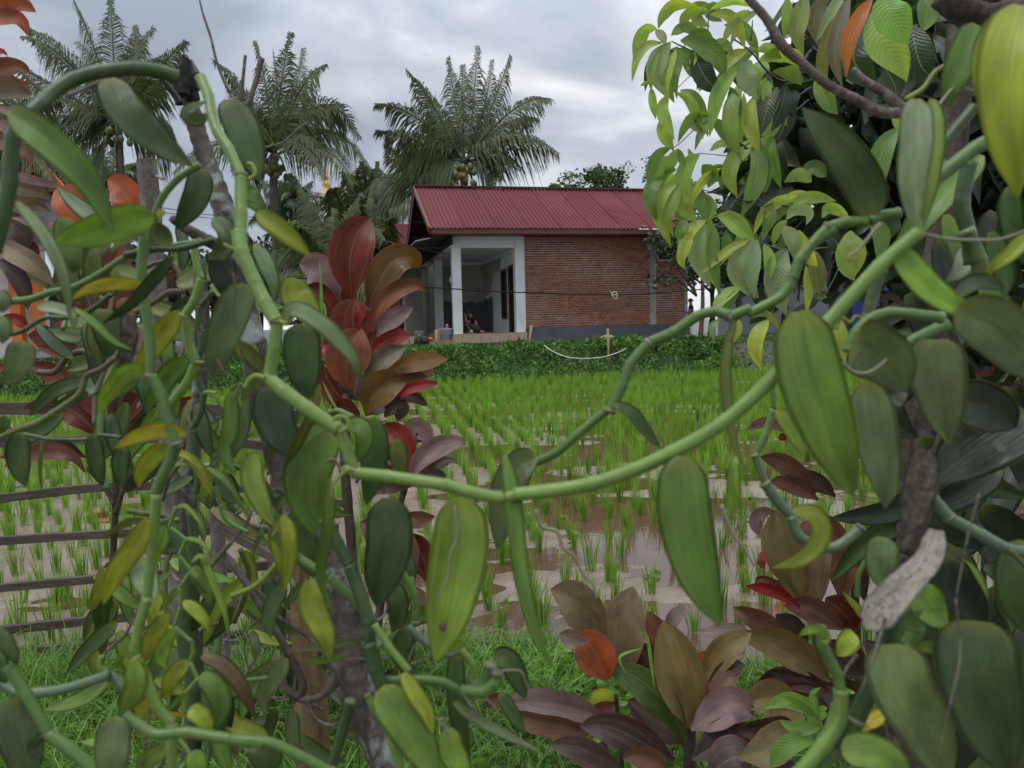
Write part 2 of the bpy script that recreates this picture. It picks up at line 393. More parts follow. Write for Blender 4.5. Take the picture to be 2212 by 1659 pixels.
def leafcloud(pos, size, aspect=.45, up=.2, nrm=None, fold=True):
    """folded rhomb leaves: 6 verts, two quads"""
    n = len(pos); size = np.broadcast_to(size, n)
    T = rng.normal(size=(n, 3)); T[:, 2] = T[:, 2]*.6 + up*1.5; T /= np.linalg.norm(T, axis=1)[:, None]
    A = rng.normal(size=(n, 3)); S = np.cross(T, A); S /= np.linalg.norm(S, axis=1)[:, None]; Nn = np.cross(S, T)
    L = size[:, None]; W = L*aspect/2
    pts = [pos, pos+T*L*.35+S*W+Nn*W*.35, pos+T*L*.75+S*W*.7+Nn*W*.1, pos+T*L-Nn*W*.5, pos+T*L*.75-S*W*.7+Nn*W*.1, pos+T*L*.35-S*W+Nn*W*.35]
    V = np.stack(pts, 1).reshape(-1, 3); b = np.arange(n)*6
    F = np.concatenate([np.stack([b, b+1, b+2, b+3], -1), np.stack([b, b+3, b+4, b+5], -1)])
    uv = np.tile(np.array([[.5, 0], [1, .35], [.85, .75], [.5, 1], [.15, .75], [0, .35]]), (n, 1))
    return V, F, uv
def foliage_mat(name, c1, c2, rough=.5, trans=.25, tipc=None):
    m, t = newmat(name); g = t.nodes.new('ShaderNodeNewGeometry'); oc, rnd = objcol(t); tcn = uvw(t)
    r = math_(t, 'FRACT', math_(t, 'ADD', g.outputs['Random Per Island'], rnd))
    c = mixc(t, r, c1, c2); big = noise(t, tcn.outputs['Object'], 1.7, 3, .5)
    v = t.nodes.new('ShaderNodeVectorMath'); v.operation = 'SCALE'; lk(t, c, v.inputs[0]); lk(t, mapr(t, big, .3, .7, .55, 1.5), v.inputs[3]); c = v.outputs[0]
    if tipc:
        s_ = t.nodes.new('ShaderNodeSeparateXYZ'); lk(t, tcn.outputs['UV'], s_.inputs[0]); c = mixc(t, mapr(t, s_.outputs[1], .6, 1, 0, .6), c, tipc)
    tcl = mixc(t, 1.0, c, (1.9, 1.8, .9), 'MULTIPLY')
    finish(t, c, rough, .4, trans=trans, tcol=tcl); return m
M_RICE = foliage_mat('rice_blade', (.09, .20, .022), (.19, .345, .042), .5, .36, (.26, .39, .06))
M_GRASS = foliage_mat('grass_blade', (.055, .13, .022), (.15, .28, .05), .5, .3)
M_BANK = foliage_mat('bank_weed', (.03, .075, .016), (.09, .19, .035), .55, .22)
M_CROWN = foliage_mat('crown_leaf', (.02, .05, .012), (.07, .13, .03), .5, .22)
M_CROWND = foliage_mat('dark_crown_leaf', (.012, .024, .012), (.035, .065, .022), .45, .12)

# rice plants
th = math.radians(9)
def clump_geo(seed, nb=22):
    n = nb; r = np.random.default_rng(seed); a = r.uniform(0, 2*math.pi, n); rad = r.uniform(0, .036, n)
    pos = np.stack([rad*np.cos(a), rad*np.sin(a), -.03+0*a], -1)
    return bladecloud(pos, r.uniform(.18, .34, n), r.uniform(.0065, .0105, n), r.uniform(.02, .24, n), a + r.normal(0, .5, n), .35, 3)
variants = []
for k in range(10):
    v, f, uv = clump_geo(100+k, 24+k % 5*6); variants.append((v, f, uv))
cands = []
for i in range(-85, 85):
    for j in range(-5, 122):
        x0 = i*.235 + random.gauss(0, .02); y0 = 2.2 + j*.245 + random.gauss(0, .02)
        x = x0*math.cos(th) - y0*math.sin(th); y = x0*math.sin(th)+y0*math.cos(th)
        if y < float(near_y(x))+.12 or y > float(bank_y(x))-.05: continue
        px = x/(y*.9975)*FPX+1106
        if px < -120 or px > 2330: continue
        if y < 9 and x > .1 and random.random() < (.30 if vnoise(x, y, 1.1, 21) > .45 else .08): continue
        if y < 7 and x < 0 and random.random() < .06: continue
        cands.append((x, y))
cands.sort(key=lambda q: q[1])
vm = []
for v, f, uv in variants:
    me = mesh('rice_plant', v, f, M_RICE, uv=uv); dm = me.data; bpy.data.objects.remove(me); vm.append(dm)
RL = 'clump of bright green rice seedlings standing in the flooded muddy paddy field beyond the fence'
for x, y in cands[:300]:
    o = bpy.data.objects.new('rice_plant', random.choice(vm)); col.objects.link(o)
    s = R(.72, 1.08); o.location = (x, y, max(-.01, float(ground_z(x, y)))); o.rotation_euler = (R(-.1, .1), R(-.1, .1), R(0, 6.28)); o.scale = (s, s, s*R(.85, 1.12))
    tag(o, RL, 'rice plant', 'rice seedlings planted in rows in the near paddy')
Vs = []; Fs = []; Us = []; nn = 0
for x, y in cands[300:]:
    v, f, uv = variants[random.randrange(10)]
    a = R(0, 6.28); s = R(.8, 1.2)
    q = np.stack([v[:, 0]*math.cos(a)-v[:, 1]*math.sin(a), v[:, 0]*math.sin(a)+v[:, 1]*math.cos(a), v[:, 2]], -1)*s + np.array([x, y, 0])
    q[:, :2] = (q[:, :2]-[x, y])*.85+[x, y]
    Vs.append(q); Fs.append(f+nn); Us.append(uv); nn += len(v)
tag(mesh('rice_crop', np.concatenate(Vs), np.concatenate(Fs), M_RICE, uv=np.concatenate(Us)), 'dense green rice seedlings filling the far part of the paddy up to the bank', 'rice', kind='stuff')
# floating weed rosettes
n = 260; x = rng.uniform(-10, 11, n); y = rng.uniform(3.6, 17, n); ok = y > near_y(x)+.2; x, y = x[ok], y[ok]
pp = []
for a, b in zip(x, y):
    for k in range(6): pp.append((a+R(-.02, .02), b+R(-.02, .02), .004))
V, F, U_ = leafcloud(np.array(pp), rng.uniform(.025, .06, len(pp)), .8, .05)
V[:, 2] = np.clip(V[:, 2], 0.001, .03)
tag(mesh('water_weed', V, F, foliage_mat('water_weed', (.12, .24, .06), (.25, .38, .14), .5, .2), uv=U_), 'tiny pale green floating weeds scattered on the paddy water', 'water weed', kind='stuff')

# bank vegetation: creeping leaves and long grass
n = 105000; x = rng.uniform(-19, 22, n); s = rng.uniform(-.06, 1.25, n)**1.0; y = bank_y(x)+s*2.2
dens = vnoise(x, y, 1.4, 31) + .3*vnoise(x, y, .4, 32); bare = (x > 6.2) & (x < 9.5) & (rng.random(n) < .85)
ok = (rng.random(n) < dens+.3) & ~bare; x, y = x[ok], y[ok]; lump = (.34*vnoise(x, y, .7, 33)+.16*vnoise(x, y, .25, 34))*(1-.75*np.clip((y-bank_y(x))/2.2-.45, 0, 1)/.55)
pos = np.stack([x, y, ground_z(x, y)+rng.uniform(0, 1, len(x))*lump], -1)
V, F, U_ = leafcloud(pos, rng.uniform(.05, .12, len(x))*(.85+.9*vnoise(x, y, .6, 35)**2), .6, .3)
tag(mesh('bank_weeds', V, F, M_BANK, uv=U_), 'tangled leafy weeds covering the bank below the brick house', 'weeds', kind='stuff')
n = 42000; x = rng.uniform(-19, 22, n); s = rng.uniform(-.03, 1.3, n); y = bank_y(x)+s*2.2
ok = (vnoise(x, y, .9, 41)*(.45+.6*np.clip(s, 0, 1)) > rng.uniform(.15, .75, n)) & ~((x > 6.2) & (x < 9.5) & (rng.random(n) < .8)); x, y = x[ok], y[ok]; n = len(x)
pos = np.stack([x, y, ground_z(x, y)], -1)
V, F, U_ = bladecloud(pos, rng.uniform(.15, .55, n)*(1-.35*np.clip((y-bank_y(x))/2.2-.5, 0, .6)/.6)*(.25+1.25*vnoise(x, y, .5, 44)**1.5), rng.uniform(.009, .018, n), rng.uniform(.3, 1.1, n), rng.uniform(0, 6.28, n), .6, 4)
tag(mesh('bank_grass', V, F, foliage_mat('bank_grass', (.05, .12, .025), (.15, .27, .06), .5, .28), uv=U_), 'long arching grass on the far bank in front of the house', 'grass', kind='stuff')
# near grass at the foot of the fence
n = 75000; x = rng.uniform(-3.4, 3.6, n); y = 1.35 + rng.uniform(0, 1, n)**.8*2.6
ok = (y < near_y(x)+.15*vnoise(x, y, .2, 51)) & (vnoise(x, y, .35, 52) > rng.uniform(-.2, .5, n)); x, y = x[ok], y[ok]; n = len(x)
pos = np.stack([x, y, ground_z(x, y)-.01], -1)
V, F, U_ = bladecloud(pos, rng.uniform(.08, .36, n)*np.where(x > .15, .55, 1)*(.6+.7*vnoise(x, y, .45, 57)), rng.uniform(.004, .010, n), rng.uniform(.2, 1.2, n), rng.uniform(0, 6.28, n), .6, 4)
tag(mesh('near_grass', V, F, M_GRASS, uv=U_), 'tangled bright green grass growing at the foot of the fence', 'grass', kind='stuff')
n = 22000; x = rng.uniform(-3.4, 3.6, n); y = 1.35 + rng.uniform(0, 1, n)*2.3
ok = (y < near_y(x)) & (vnoise(x, y, .4, 61) > rng.uniform(.2, .9, n)); x, y = x[ok], y[ok]; n = len(x)
V, F, U_ = leafcloud(np.stack([x, y, ground_z(x, y)+rng.uniform(0, .1, n)], -1), rng.uniform(.02, .065, n), .6, .25)
tag(mesh('ground_cover', V, F, M_GRASS, uv=U_), 'low broad leaved ground cover among the grass by the fence', 'ground cover', kind='stuff')

# ---------------------------------------------------------------- the brick house
HA = math.radians(13.1); HO = np.array([.462, 24.064, 0.0])
ud = np.array([math.cos(HA), math.sin(HA), 0]); vd = np.array([-math.sin(HA), math.cos(HA), 0]); zd = np.array([0, 0, 1.0])
def H(u, v, z): return HO + ud*u + vd*v + zd*z
AX = (ud, vd, zd)
def hb(mb, u0, u1, v0, v1, z0, z1): return mb.box(H((u0+u1)/2, (v0+v1)/2, (z0+z1)/2), (u1-u0, v1-v0, z1-z0), ax=AX)
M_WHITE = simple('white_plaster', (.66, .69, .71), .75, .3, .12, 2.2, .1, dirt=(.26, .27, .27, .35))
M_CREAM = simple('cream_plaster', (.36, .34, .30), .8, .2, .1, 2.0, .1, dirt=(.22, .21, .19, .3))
M_CEM = simple('raw_cement', (.10, .105, .11), .85, .2, .35, 1.8, .3)
M_PLINTH = simple('plinth_cement', (.085, .092, .108), .8, .2, .25, 1.5, .2)
M_CONC = simple('concrete', (.27, .27, .265), .85, .2, .3, 5, .5, dirt=(.12, .12, .12, .6))
M_MORT = simple('mortar', (.40, .385, .36), .9, .1, .3, 9, .5)
M_ROOF = simple('red_roof_metal', (.108, .018, .022), .65, .2, .2, .8, .05, dirt=(.17, .045, .05, .5), stretch=(1, 1, 1))
M_TRIM = simple('brown_red_trim', (.105, .027, .018), .4, .5, .15, 1.2, .05)
M_DMETAL = simple('dark_metal', (.045, .045, .05), .5, .5, .3, 2, .1)
M_GMETAL = simple('galvanised_metal', (.2, .2, .21), .45, .5, .3, 2, .1)
M_WOOD = simple('brown_wood', (.09, .05, .032), .6, .3, .3, 8, .3)
M_TILE = simple('beige_tile', (.36, .27, .19), .4, .5, .15, 6, .1)
M_BLACK = simple('dark_interior', (.012, .012, .013), .8, .2, .1, 2, 0)
M_ANY = simple('painted', None, .55, .4, .1, 5, .08)
M_CLOTH = simple('cloth', None, .85, .2, .18, 20, .3)
M_SKIN = simple('skin', (.26, .13, .075), .5, .4, .08, 20, .05)
M_HAIR = simple('hair', (.012, .01, .009), .45, .4, .2, 60, .3)
def brickmat():
    m, t = newmat('brick'); oc, rnd = objcol(t); g = t.nodes.new('ShaderNodeNewGeometry'); tcn = uvw(t)
    r = math_(t, 'FRACT', math_(t, 'ADD', g.outputs['Random Per Island'], math_(t, 'MULTIPLY', rnd, 5.37)))
    n1 = noise(t, g.outputs['Position'], 14, 5, .65); n2 = noise(t, g.outputs['Position'], .9, 3, .5)
    c = mixc(t, r, (.19, .052, .028), (.33, .115, .06)); c = mixc(t, mapr(t, n1, .5, .7, 0, .5), c, (.10, .05, .035))
    c = mixc(t, mapr(t, r, .93, .96, 0, .7), c, (.05, .035, .035))
    c = mixc(t, mapr(t, n2, .45, .65, 0, .35), c, (.21, .11, .075)); finish(t, c, .9, .15, n1, .8, .01); return m
M_BRICK = brickmat()
house = thing('brick_house', 'brick and white plaster house with a red ribbed metal roof and open corner porch', 'house', H(0, 0, .95))
W = lambda: MB()
# brick walls
mw = W(); hb(mw, 0.02, 4.16, .0, .12, 1.35, 4.2); hb(mw, 4.38, 5.36, 0, .12, 1.35, 3.42); hb(mw, 4.38, 4.44, 0, .12, 3.42, 3.85); hb(mw, 5.0, 5.36, 0, .12, 3.42, 3.85); hb(mw, 4.38, 5.36, 0, .12, 3.85, 4.2)
wall = mw.build('wall', M_MORT, house); wall['label'] = 'red brick wall with pale mortar joints'
bricks = []
CH = .0722; z = 1.36; row = 0
while z+.055 < 4.19:
    for (a, b) in ((.03, 4.15), (4.39, 5.35)):
        u = a - (.115 if row % 2 else 0)+R(-.015, .015)
        while u < b:
            L = R(.195, .225); u0, u1 = max(u, a), min(u+L, b)
            if u1-u0 > .04 and not (4.44 < (u0+u1)/2 < 5.0 and 3.40 < z < 3.85): bricks.append((u0, u1, z+.012*math.sin(u*1.3+row*.2)*.5+R(-.003, .003), z+R(.048, .054)))
            u += L+R(.012, .02)
    z += CH; row += 1
bricks.sort(key=lambda q: q[0])
bm_ = MB().box((0, 0, 0), (.208, .03, .053)); tmp = bm_.build('brick', M_BRICK); bme = tmp.data; bpy.data.objects.remove(tmp)
def inv_parent(o, p): o.parent = p; o.matrix_parent_inverse = Matrix.LocRotScale(p.location, p.rotation_euler, p.scale).inverted()
cnt = 0; mb = MB()
for (u0, u1, z0, z1) in bricks:
    c = H((u0+u1)/2, -.002+R(-.003, .003), (z0+z1)/2)
    if cnt < 290 and u1-u0 > .15:
        o = bpy.data.objects.new('brick', bme); col.objects.link(o); inv_parent(o, wall)
        wp = wall.matrix_parent_inverse  # wall's own world transform is identity
        o.matrix_parent_inverse = Matrix.Identity(4)
        o.location = c; o.rotation_euler = (0, R(-.006, .006), HA); o.scale = ((u1-u0)/.208, 1, (z1-z0)/.053); cnt += 1
    else: mb.box(c, (u1-u0, .03, z1-z0), ax=AX)
o = mb.build('brickwork', M_BRICK, None, kind='stuff'); o.parent = wall; o.matrix_parent_inverse = Matrix.Identity(4)
def part(mb, name, mat, parent=house, **k):
    return mb.build(name, mat, parent, **k)
def sub(mb, name, mat, parent, **k):
    o = mb.build(name, mat, None, **k); o.parent = parent; o.matrix_parent_inverse = Matrix.Identity(4); return o
part(hb(W(), 4.165, 4.375, -.03, .14, 1.35, 4.2), 'concrete_column', M_CONC)
part(hb(W(), 5.365, 5.48, -.02, 5.5, .95, 4.2), 'end_wall', M_CONC)
part(hb(W(), .05, 5.62, -.07, 5.5, .7, 1.345), 'plinth', M_PLINTH)
vf = W(); hb(vf, 4.45, 4.99, -.02, .05, 3.38, 3.425); hb(vf, 4.45, 4.99, -.02, .05, 3.84, 3.87); hb(vf, 4.43, 4.47, -.018, .05, 3.42, 3.845); hb(vf, 4.96, 5.0, -.018, .05, 3.42, 3.845)
vf = part(vf, 'vent_window', M_CREAM); sub(hb(W(), 4.47, 4.96, .1, .13, 3.42, 3.845), 'opening', M_BLACK, vf)
# porch
part(hb(W(), -2.28, .0, -.12, 5.6, .9, 1.2), 'porch_floor', M_CONC)
for k in range(8): part(hb(W(), -2.3+.29*k+.004, -2.3+.29*(k+1)-.004, -.15, -.122, .93, 1.215), 'riser_tile', M_TILE)
for k in range(5): part(hb(W(), -2.3+.46*k+.003, -2.3+.46*(k+1)-.003, -.15, 1.0, 1.203, 1.216), 'floor_tile', M_TILE)
for k, v in enumerate((0, 4.05, 8.0, 11.2, 13.6, 16.5)):
    part(hb(W(), -2.24, -1.97, v, v+.27, (1.217 if k == 0 else 1.2), 3.82), 'pillar', M_WHITE)
part(hb(W(), -2.26, -2.03+.06, -.01, 18, 3.825, 4.15), 'side_beam', M_WHITE)
part(hb(W(), -1.965, -.285, .0, .24, 3.82, 4.2), 'front_beam', M_WHITE)
part(hb(W(), -.28, .015, -.015, .28, 1.217, 4.2), 'pillar', M_WHITE)
part(hb(W(), -1.96, -.2, .25, 5.55, 3.84, 3.9), 'ceiling', M_WHITE)
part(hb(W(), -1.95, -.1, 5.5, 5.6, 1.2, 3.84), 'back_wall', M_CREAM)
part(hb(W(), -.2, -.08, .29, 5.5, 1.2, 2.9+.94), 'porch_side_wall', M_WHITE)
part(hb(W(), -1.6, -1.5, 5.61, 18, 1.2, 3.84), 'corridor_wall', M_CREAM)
part(hb(W(), -2.0, 0, 5.61, 18, .9, 1.19), 'corridor_floor', M_CONC)
def raggedpanel(name, mat, pts, off, parent=house):
    f = tuple(range(len(pts))); return mesh(name, [H(*p) for p in pts], [f], mat, parent, False)
zt = lambda s_, a, b, n, z0, j: [(a+(b-a)*i/n, z0+R(-j, j)) for i in range(n+1)]
ra = zt(0, -1.94, -.215, 14, 2.35, .06)
raggedpanel('cement_render', M_CEM, [(-1.94, 5.494, 1.21), (-.215, 5.494, 1.21)]+[(a, 5.494, b) for a, b in reversed(ra)], 0)
ra = zt(0, 5.48, 3.9, 8, 2.45, .1)
raggedpanel('cement_render', M_CEM, [(-.206, 5.48, 1.21)]+[(-.206, a, b) for a, b in ra]+[(-.206, 3.85, 1.9), (-.206, 3.95, 1.21)], 0)
ra = [(5.48, 3.83), (5.48, 2.5), (4.3, 2.6), (3.9, 2.9), (3.75, 3.2), (3.2, 3.35), (2.8, 3.25), (2.5, 3.4), (2.3, 3.83)]
raggedpanel('unpainted_patch', M_CREAM, [(-.2045, a, b) for a, b in ra], 0)
# cornice line
part(hb(W(), -1.95, -.2, 5.42, 5.5, 3.72, 3.83), 'cornice', M_WHITE); part(hb(W(), -.28, -.2, .3, 5.4, 3.72, 3.83), 'cornice', M_WHITE)
fr = W(); hb(fr, -.24, -.195, 1.55, 1.63, 1.65, 3.3); hb(fr, -.24, -.195, 2.25, 2.33, 1.65, 3.3); hb(fr, -.24, -.195, 1.63, 2.25, 3.22, 3.3); hb(fr, -.24, -.195, 1.63, 2.25, 1.65, 1.73)
fw = part(fr, 'window', M_WOOD); sub(hb(W(), -.215, -.205, 1.63, 2.25, 1.73, 3.22), 'pane', M_BLACK, fw)
fr = W(); hb(fr, -.25, -.195, .32, .42, 1.22, 3.35); hb(fr, -.25, -.195, 1.1, 1.2, 1.22, 3.35); hb(fr, -.25, -.195, .42, 1.1, 3.27, 3.35)
fd = part(fr, 'door', M_WOOD); sub(hb(W(), -.215, -.204, .42, 1.1, 1.22, 3.27), 'opening', M_BLACK, fd)
# roof: sheets with trapezoid ribs
RU0, RU1 = -2.95, 5.95; EZ, RZ, EV, RV, BV = 4.33, 6.13, -.62, 3.0, 6.6
def ribs(u0, u1, pa, pb, pitch=.13, h=.028):
    """ribbed sheet between u0..u1 from (v,z) pa to pb"""
    us = []; u = u0
    while u < u1-1e-6:
        for f, q in ((0, 0), (.52, 0), (.64, h), (.88, h)):
            if u+f*pitch <= u1: us.append((u+f*pitch, q))
        u += pitch
    us.append((u1, 0)); pa = np.array(pa); pb = np.array(pb); dv = pb-pa; nn = np.array([-dv[1], dv[0]]); nn /= np.linalg.norm(nn)
    if nn[1] < 0: nn = -nn
    V = []; F = []; n = 4
    for a, q in us:
        for k in range(n+1):
            p = pa+dv*k/n+nn*q; V.append(H(a, p[0], p[1]))
    for i in range(len(us)-1):
        for k in range(n): F.append((i*(n+1)+k, (i+1)*(n+1)+k, (i+1)*(n+1)+k+1, i*(n+1)+k+1))
    return V, F
nsh = 9; shw = (RU1-RU0)/nsh
for k in range(nsh):
    for (pa, pb) in (((EV, EZ), (RV, RZ)), ((BV, EZ), (RV, RZ))):
        dz = .004*(k % 2); V_, F_ = ribs(RU0+k*shw, RU0+(k+1)*shw+.03, (pa[0], pa[1]+dz), (pb[0], pb[1]+dz)); mesh('roof_sheet', V_, F_, M_ROOF, house, False)
sc = W()
for k in range(int((RU1-RU0)/.26)):
    for j in range(5):
        f = .04+j*.23; sc.box(H(RU0+.1+k*.26, EV+(RV-EV)*f, EZ+(RZ-EZ)*f+.035), (.018, .018, .012), ax=AX)
part(sc, 'roof_screws', M_GMETAL, kind='stuff')
for (v0, v1) in ((EV, RV), (BV, RV)):
    for u in (RU0-.02,):
        part(W().bar(H(u, v0, EZ-.10), H(u, v1, RZ-.10), .03, .2, up=zd), 'bargeboard', M_TRIM)
        part(W().bar(H(u-.02, v0, EZ+.02), H(u-.02, v1, RZ+.02), .05, .05, up=zd), 'edge_flashing', M_TRIM)
part(W().bar(H(RU0-.04, RV, RZ+.045), H(RU1, RV, RZ+.045), .3, .03), 'ridge_cap', M_TRIM)
part(hb(W(), RU0+.02, RU1, EV-.03, EV, EZ-.2, EZ-.03), 'fascia', M_TRIM)
g = W(); hb(g, RU0, RU1, EV-.16, EV-.14, EZ-.16, EZ-.04); hb(g, RU0, RU1, EV-.16, EV-.03, EZ-.175, EZ-.16); hb(g, RU0, RU1, EV-.18, EV-.14, EZ-.055, EZ-.038); part(g, 'gutter', M_TRIM)
part(hb(W(), -2.25, RU1-.4, EV, .0, 4.16, 4.2), 'soffit', M_TRIM)
for v in (.4, 1.3, 2.2, 3.8, 4.7, 5.6):
    zz_ = EZ+(RZ-EZ)*((v-EV)/(RV-EV) if v < RV else (BV-v)/(BV-RV)); part(W().bar(H(RU0+.03, v, zz_-.07), H(-2.0, v, zz_-.07), .05, .08), 'purlin', M_DMETAL)
gw = [(-2.2, EV+.6, 4.16), (-2.2, BV-.4, 4.16), (-2.2, RV, RZ-.16)]; raggedpanel('gable_wall', simple('gable_sheet', (.1, .03, .03), .6, .3, .2, 3, .1), gw, 0)
# side canopy of dark ribbed metal, seen from below
def canopy(u0, z0, u1, z1, v0, v1, pitch=.24, h=.05):
    V = []; F = []; vs_ = []; v = v0
    while v < v1:
        for f, q in ((0, 0), (.4, 0), (.55, h), (.85, h)): vs_.append((v+f*pitch, q))
        v += pitch
    for a, q in vs_: V += [H(u0, a, z0+q), H(u1, a, z1+q)]
    for i in range(len(vs_)-1): F.append((2*i, 2*i+1, 2*i+3, 2*i+2))
    return V, F
V_, F_ = canopy(-2.24, 4.2, -3.35, 3.98, -.25, 17); mesh('canopy_sheet', V_, F_, M_DMETAL, house, False)
V_, F_ = canopy(-3.2, 3.99, -3.95, 4.25, 2.4, 5.4, .16); mesh('raised_sheet', V_, F_, simple('rusty_sheet', (.14, .10, .09), .5, .4, .3, 2, .1), house, False)
part(hb(W(), -2.27, -2.23, -.25, 17, 3.9, 4.19), 'canopy_beam', M_DMETAL)
for v in (1.2, 4.2, 7.2, 10.2, 13.2): part(W().bar(H(-2.24, v, 3.95), H(-3.3, v, 3.92), .05), 'canopy_bracket', M_DMETAL); part(W().bar(H(-2.24, v, 3.75), H(-3.0, v, 3.9), .04), 'canopy_bracket', M_DMETAL)
# stairs on the left
for k in range(4): part(hb(W(), -3.6-.5*k+.02, -3.1-.5*k, .2+.05*k, .9, .95, 1.16-.03*k), 'step_block', M_TILE)

# second red roofed house behind
h2 = thing('red_roofed_house', 'second red roofed house end showing behind the left gable', 'house', H(-3.5, 12, .9))
def loc_uz(x, y, v):
    r = P(x, y, 1)-CAM; t_ = ((HO+vd*v-CAM)@vd)/(r@vd); q = CAM+r*t_; return (q-HO)@ud, q[2]
u2, z2 = loc_uz(825, 484, 11.0); u3, z3 = loc_uz(858, 548, 7.6)
for k in range(4):
    u0 = u2+k*1.0
    for vv in (7.6, 14.4):
        V_, F_ = ribs(u0, u0+1.02, (vv, z3), (11.0, z2)); mesh('roof_sheet', V_, F_, M_ROOF, h2, False)
for vv in (7.6, 14.4): W().bar(H(u2-.03, vv, z3-.1), H(u2-.03, 11, z2-.1), .04, .2).build('bargeboard', M_TRIM, h2)
W().quad(H(u2+.5, 7.9, z3-.1), H(u2+.5, 14, z3-.1), H(u2+.5, 11, z2-.15)).build('gable_wall', M_DMETAL, h2)
hb(W(), u2+.6, u2+4, 8, 14, .9, z3-.05).build('wall', M_CREAM, h2)

# orange house at the left
oh = thing('orange_house', 'white house with orange columns, orange gable boards and dark metal roof at the left edge', 'house', P(40, 760, 23))
D_ = 23
def Q(x, y, d=D_): return P(x, y, d)
M_OR = simple('orange_paint', (.60, .17, .035), .5, .4, .12, 3, .05); M_OWALL = simple('pale_wall', (.55, .52, .48), .8, .2, .1, 3, .1)
M_DROOF = simple('dark_roof', (.05, .052, .06), .45, .5, .3, 3, .1)
ap = Q(98, 352); lf = Q(38, 408); rf = Q(152, 412); back = np.array([-3.5, 6.5, 0])
MB().quad(lf-[.2, .3, .1], ap-[0, .3, 0], ap+back, lf+back).build('roof', M_DROOF, oh)
MB().quad(rf-[-.2, .3, .1], ap-[0, .3, 0], ap+back, rf+back).build('roof', M_DROOF, oh)
for a in (lf, rf): MB().bar(a-[0, .35, .05], ap-[0, .35, .05], .06, .22).build('gable_board', M_OR, oh)
MB().bar(Q(60, 408), Q(135, 410), .06, .14).build('gable_board', M_OR, oh)
MB().quad(lf, rf, ap).build('gable_wall', M_DROOF, oh)
MB().quad(Q(-120, 352, D_+1), ap, lf, Q(-150, 408)).build('roof', M_DROOF, oh)
a0, a1, b0, b1 = Q(-100, 412), Q(156, 416), Q(-100, 486, D_-2.2), Q(182, 486, D_-2.2)
V = []; F = []
for i in range(81):
    f = i/80; q = .03 if i % 2 else 0; V += [a0+(a1-a0)*f+[0, 0, q], b0+(b1-b0)*f+[0, 0, q]]
for i in range(80): F.append((2*i, 2*i+1, 2*i+3, 2*i+2))
mesh('lean_to_roof', V, F, M_DROOF, oh, False)
MB().bar(b0, b1, .05, .12).build('fascia', M_OR, oh)
c0, c1 = Q(-120, 640, D_), Q(86, 640, D_); MB().box((c0+c1)/2+[0, .3, 0], (abs(c1[0]-c0[0]), .2, 5.2)).build('wall', M_OWALL, oh)
for x in (33, 76): a = Q(x, 600, D_-.3); MB().box((a[0], a[1], 2.0), (.30, .25, 3.2)).build('column', M_OR, oh)
rl = MB()
for i in range(16): a = Q(52+i*4, 510, D_-1); rl.box(a, (.025, .025, .5))
rl.bar(Q(50, 527, D_-1), Q(116, 529, D_-1), .04); rl.build('railing', M_GMETAL, oh)
MB().bar(Q(-60, 536, D_-.9), Q(118, 536, D_-.9), .3, .12).build('balcony_slab', M_OWALL, oh)

# far right building
wb = thing('white_building', 'white walled building with a blue door glimpsed through the leaves on the right', 'house', P(1700, 730, 30))
a, b = P(1555, 640, 30), P(2000, 640, 34)
MB().bar(np.array([a[0], a[1], 2.6]), np.array([b[0], b[1], 2.6]), .3, 4.4).build('wall', simple('white_wall', (.28, .3, .32), .8, .2, .15, 2, .1), wb)
a, b = P(1840, 600, 31.5), P(1945, 700, 31.5); MB().box(((a[0]+b[0])/2, a[1], 2.1), (b[0]-a[0], .1, 2.5)).build('door', simple('blue_paint', (.03, .06, .2), .5, .4, .2, 3, .1), wb)
a, b = P(1540, 530, 29), P(2010, 530, 32.5); MB().bar(np.array([a[0], a[1], 5.0]), np.array([b[0], b[1], 5.0]), 2.4, .15).build('roof', M_DROOF, wb)
for x in (1640, 1700): a = P(x, 620, 30.2); MB().box((a[0], a[1]-.05, 3.0), (.5, .1, .8)).build('window', M_BLACK, wb)

# dome with gilt finial
dm = thing('mosque_dome', 'white ribbed dome with a golden finial rising behind the palms', 'dome', P(709, 500, 60))
c = P(709, 482, 60); r = 2.15
prof = [(r*1.02, -3.2), (r*1.02, -.3)] + [(r*math.cos(a), r*1.1*math.sin(a)) for a in np.linspace(-.1, 1.50, 12)]
MB().lathe(c, prof, 28).build('dome_shell', simple('dome_white', (.62, .58, .52), .6, .3, .12, .6, .1, dirt=(.45, .3, .27, .3)), dm, True)
zt_ = r*1.1; MB().lathe(c, [(.0, zt_+.14), (r*.2, zt_+.1), (r*.5, zt_*.87), (r*.72, zt_*.70), (r*.7, zt_*.66), (r*.3, zt_*.9)][::-1], 28).build('cap', simple('dome_pink', (.42, .26, .22), .6, .3, .1, 1, .1), dm, True)
MB().lathe(c+[0, 0, zt_], [(.36, 0), (.36, .2), (.22, .3), (.33, .5), (.36, .62), (.2, .8), (.14, .95), (.22, 1.08), (.2, 1.2), (.08, 1.4), (.05, 2.0), (.01, 2.3)], 14).build('finial', simple('gold', (.55, .36, .08), .35, .5, .1, 3, .05), dm, True)
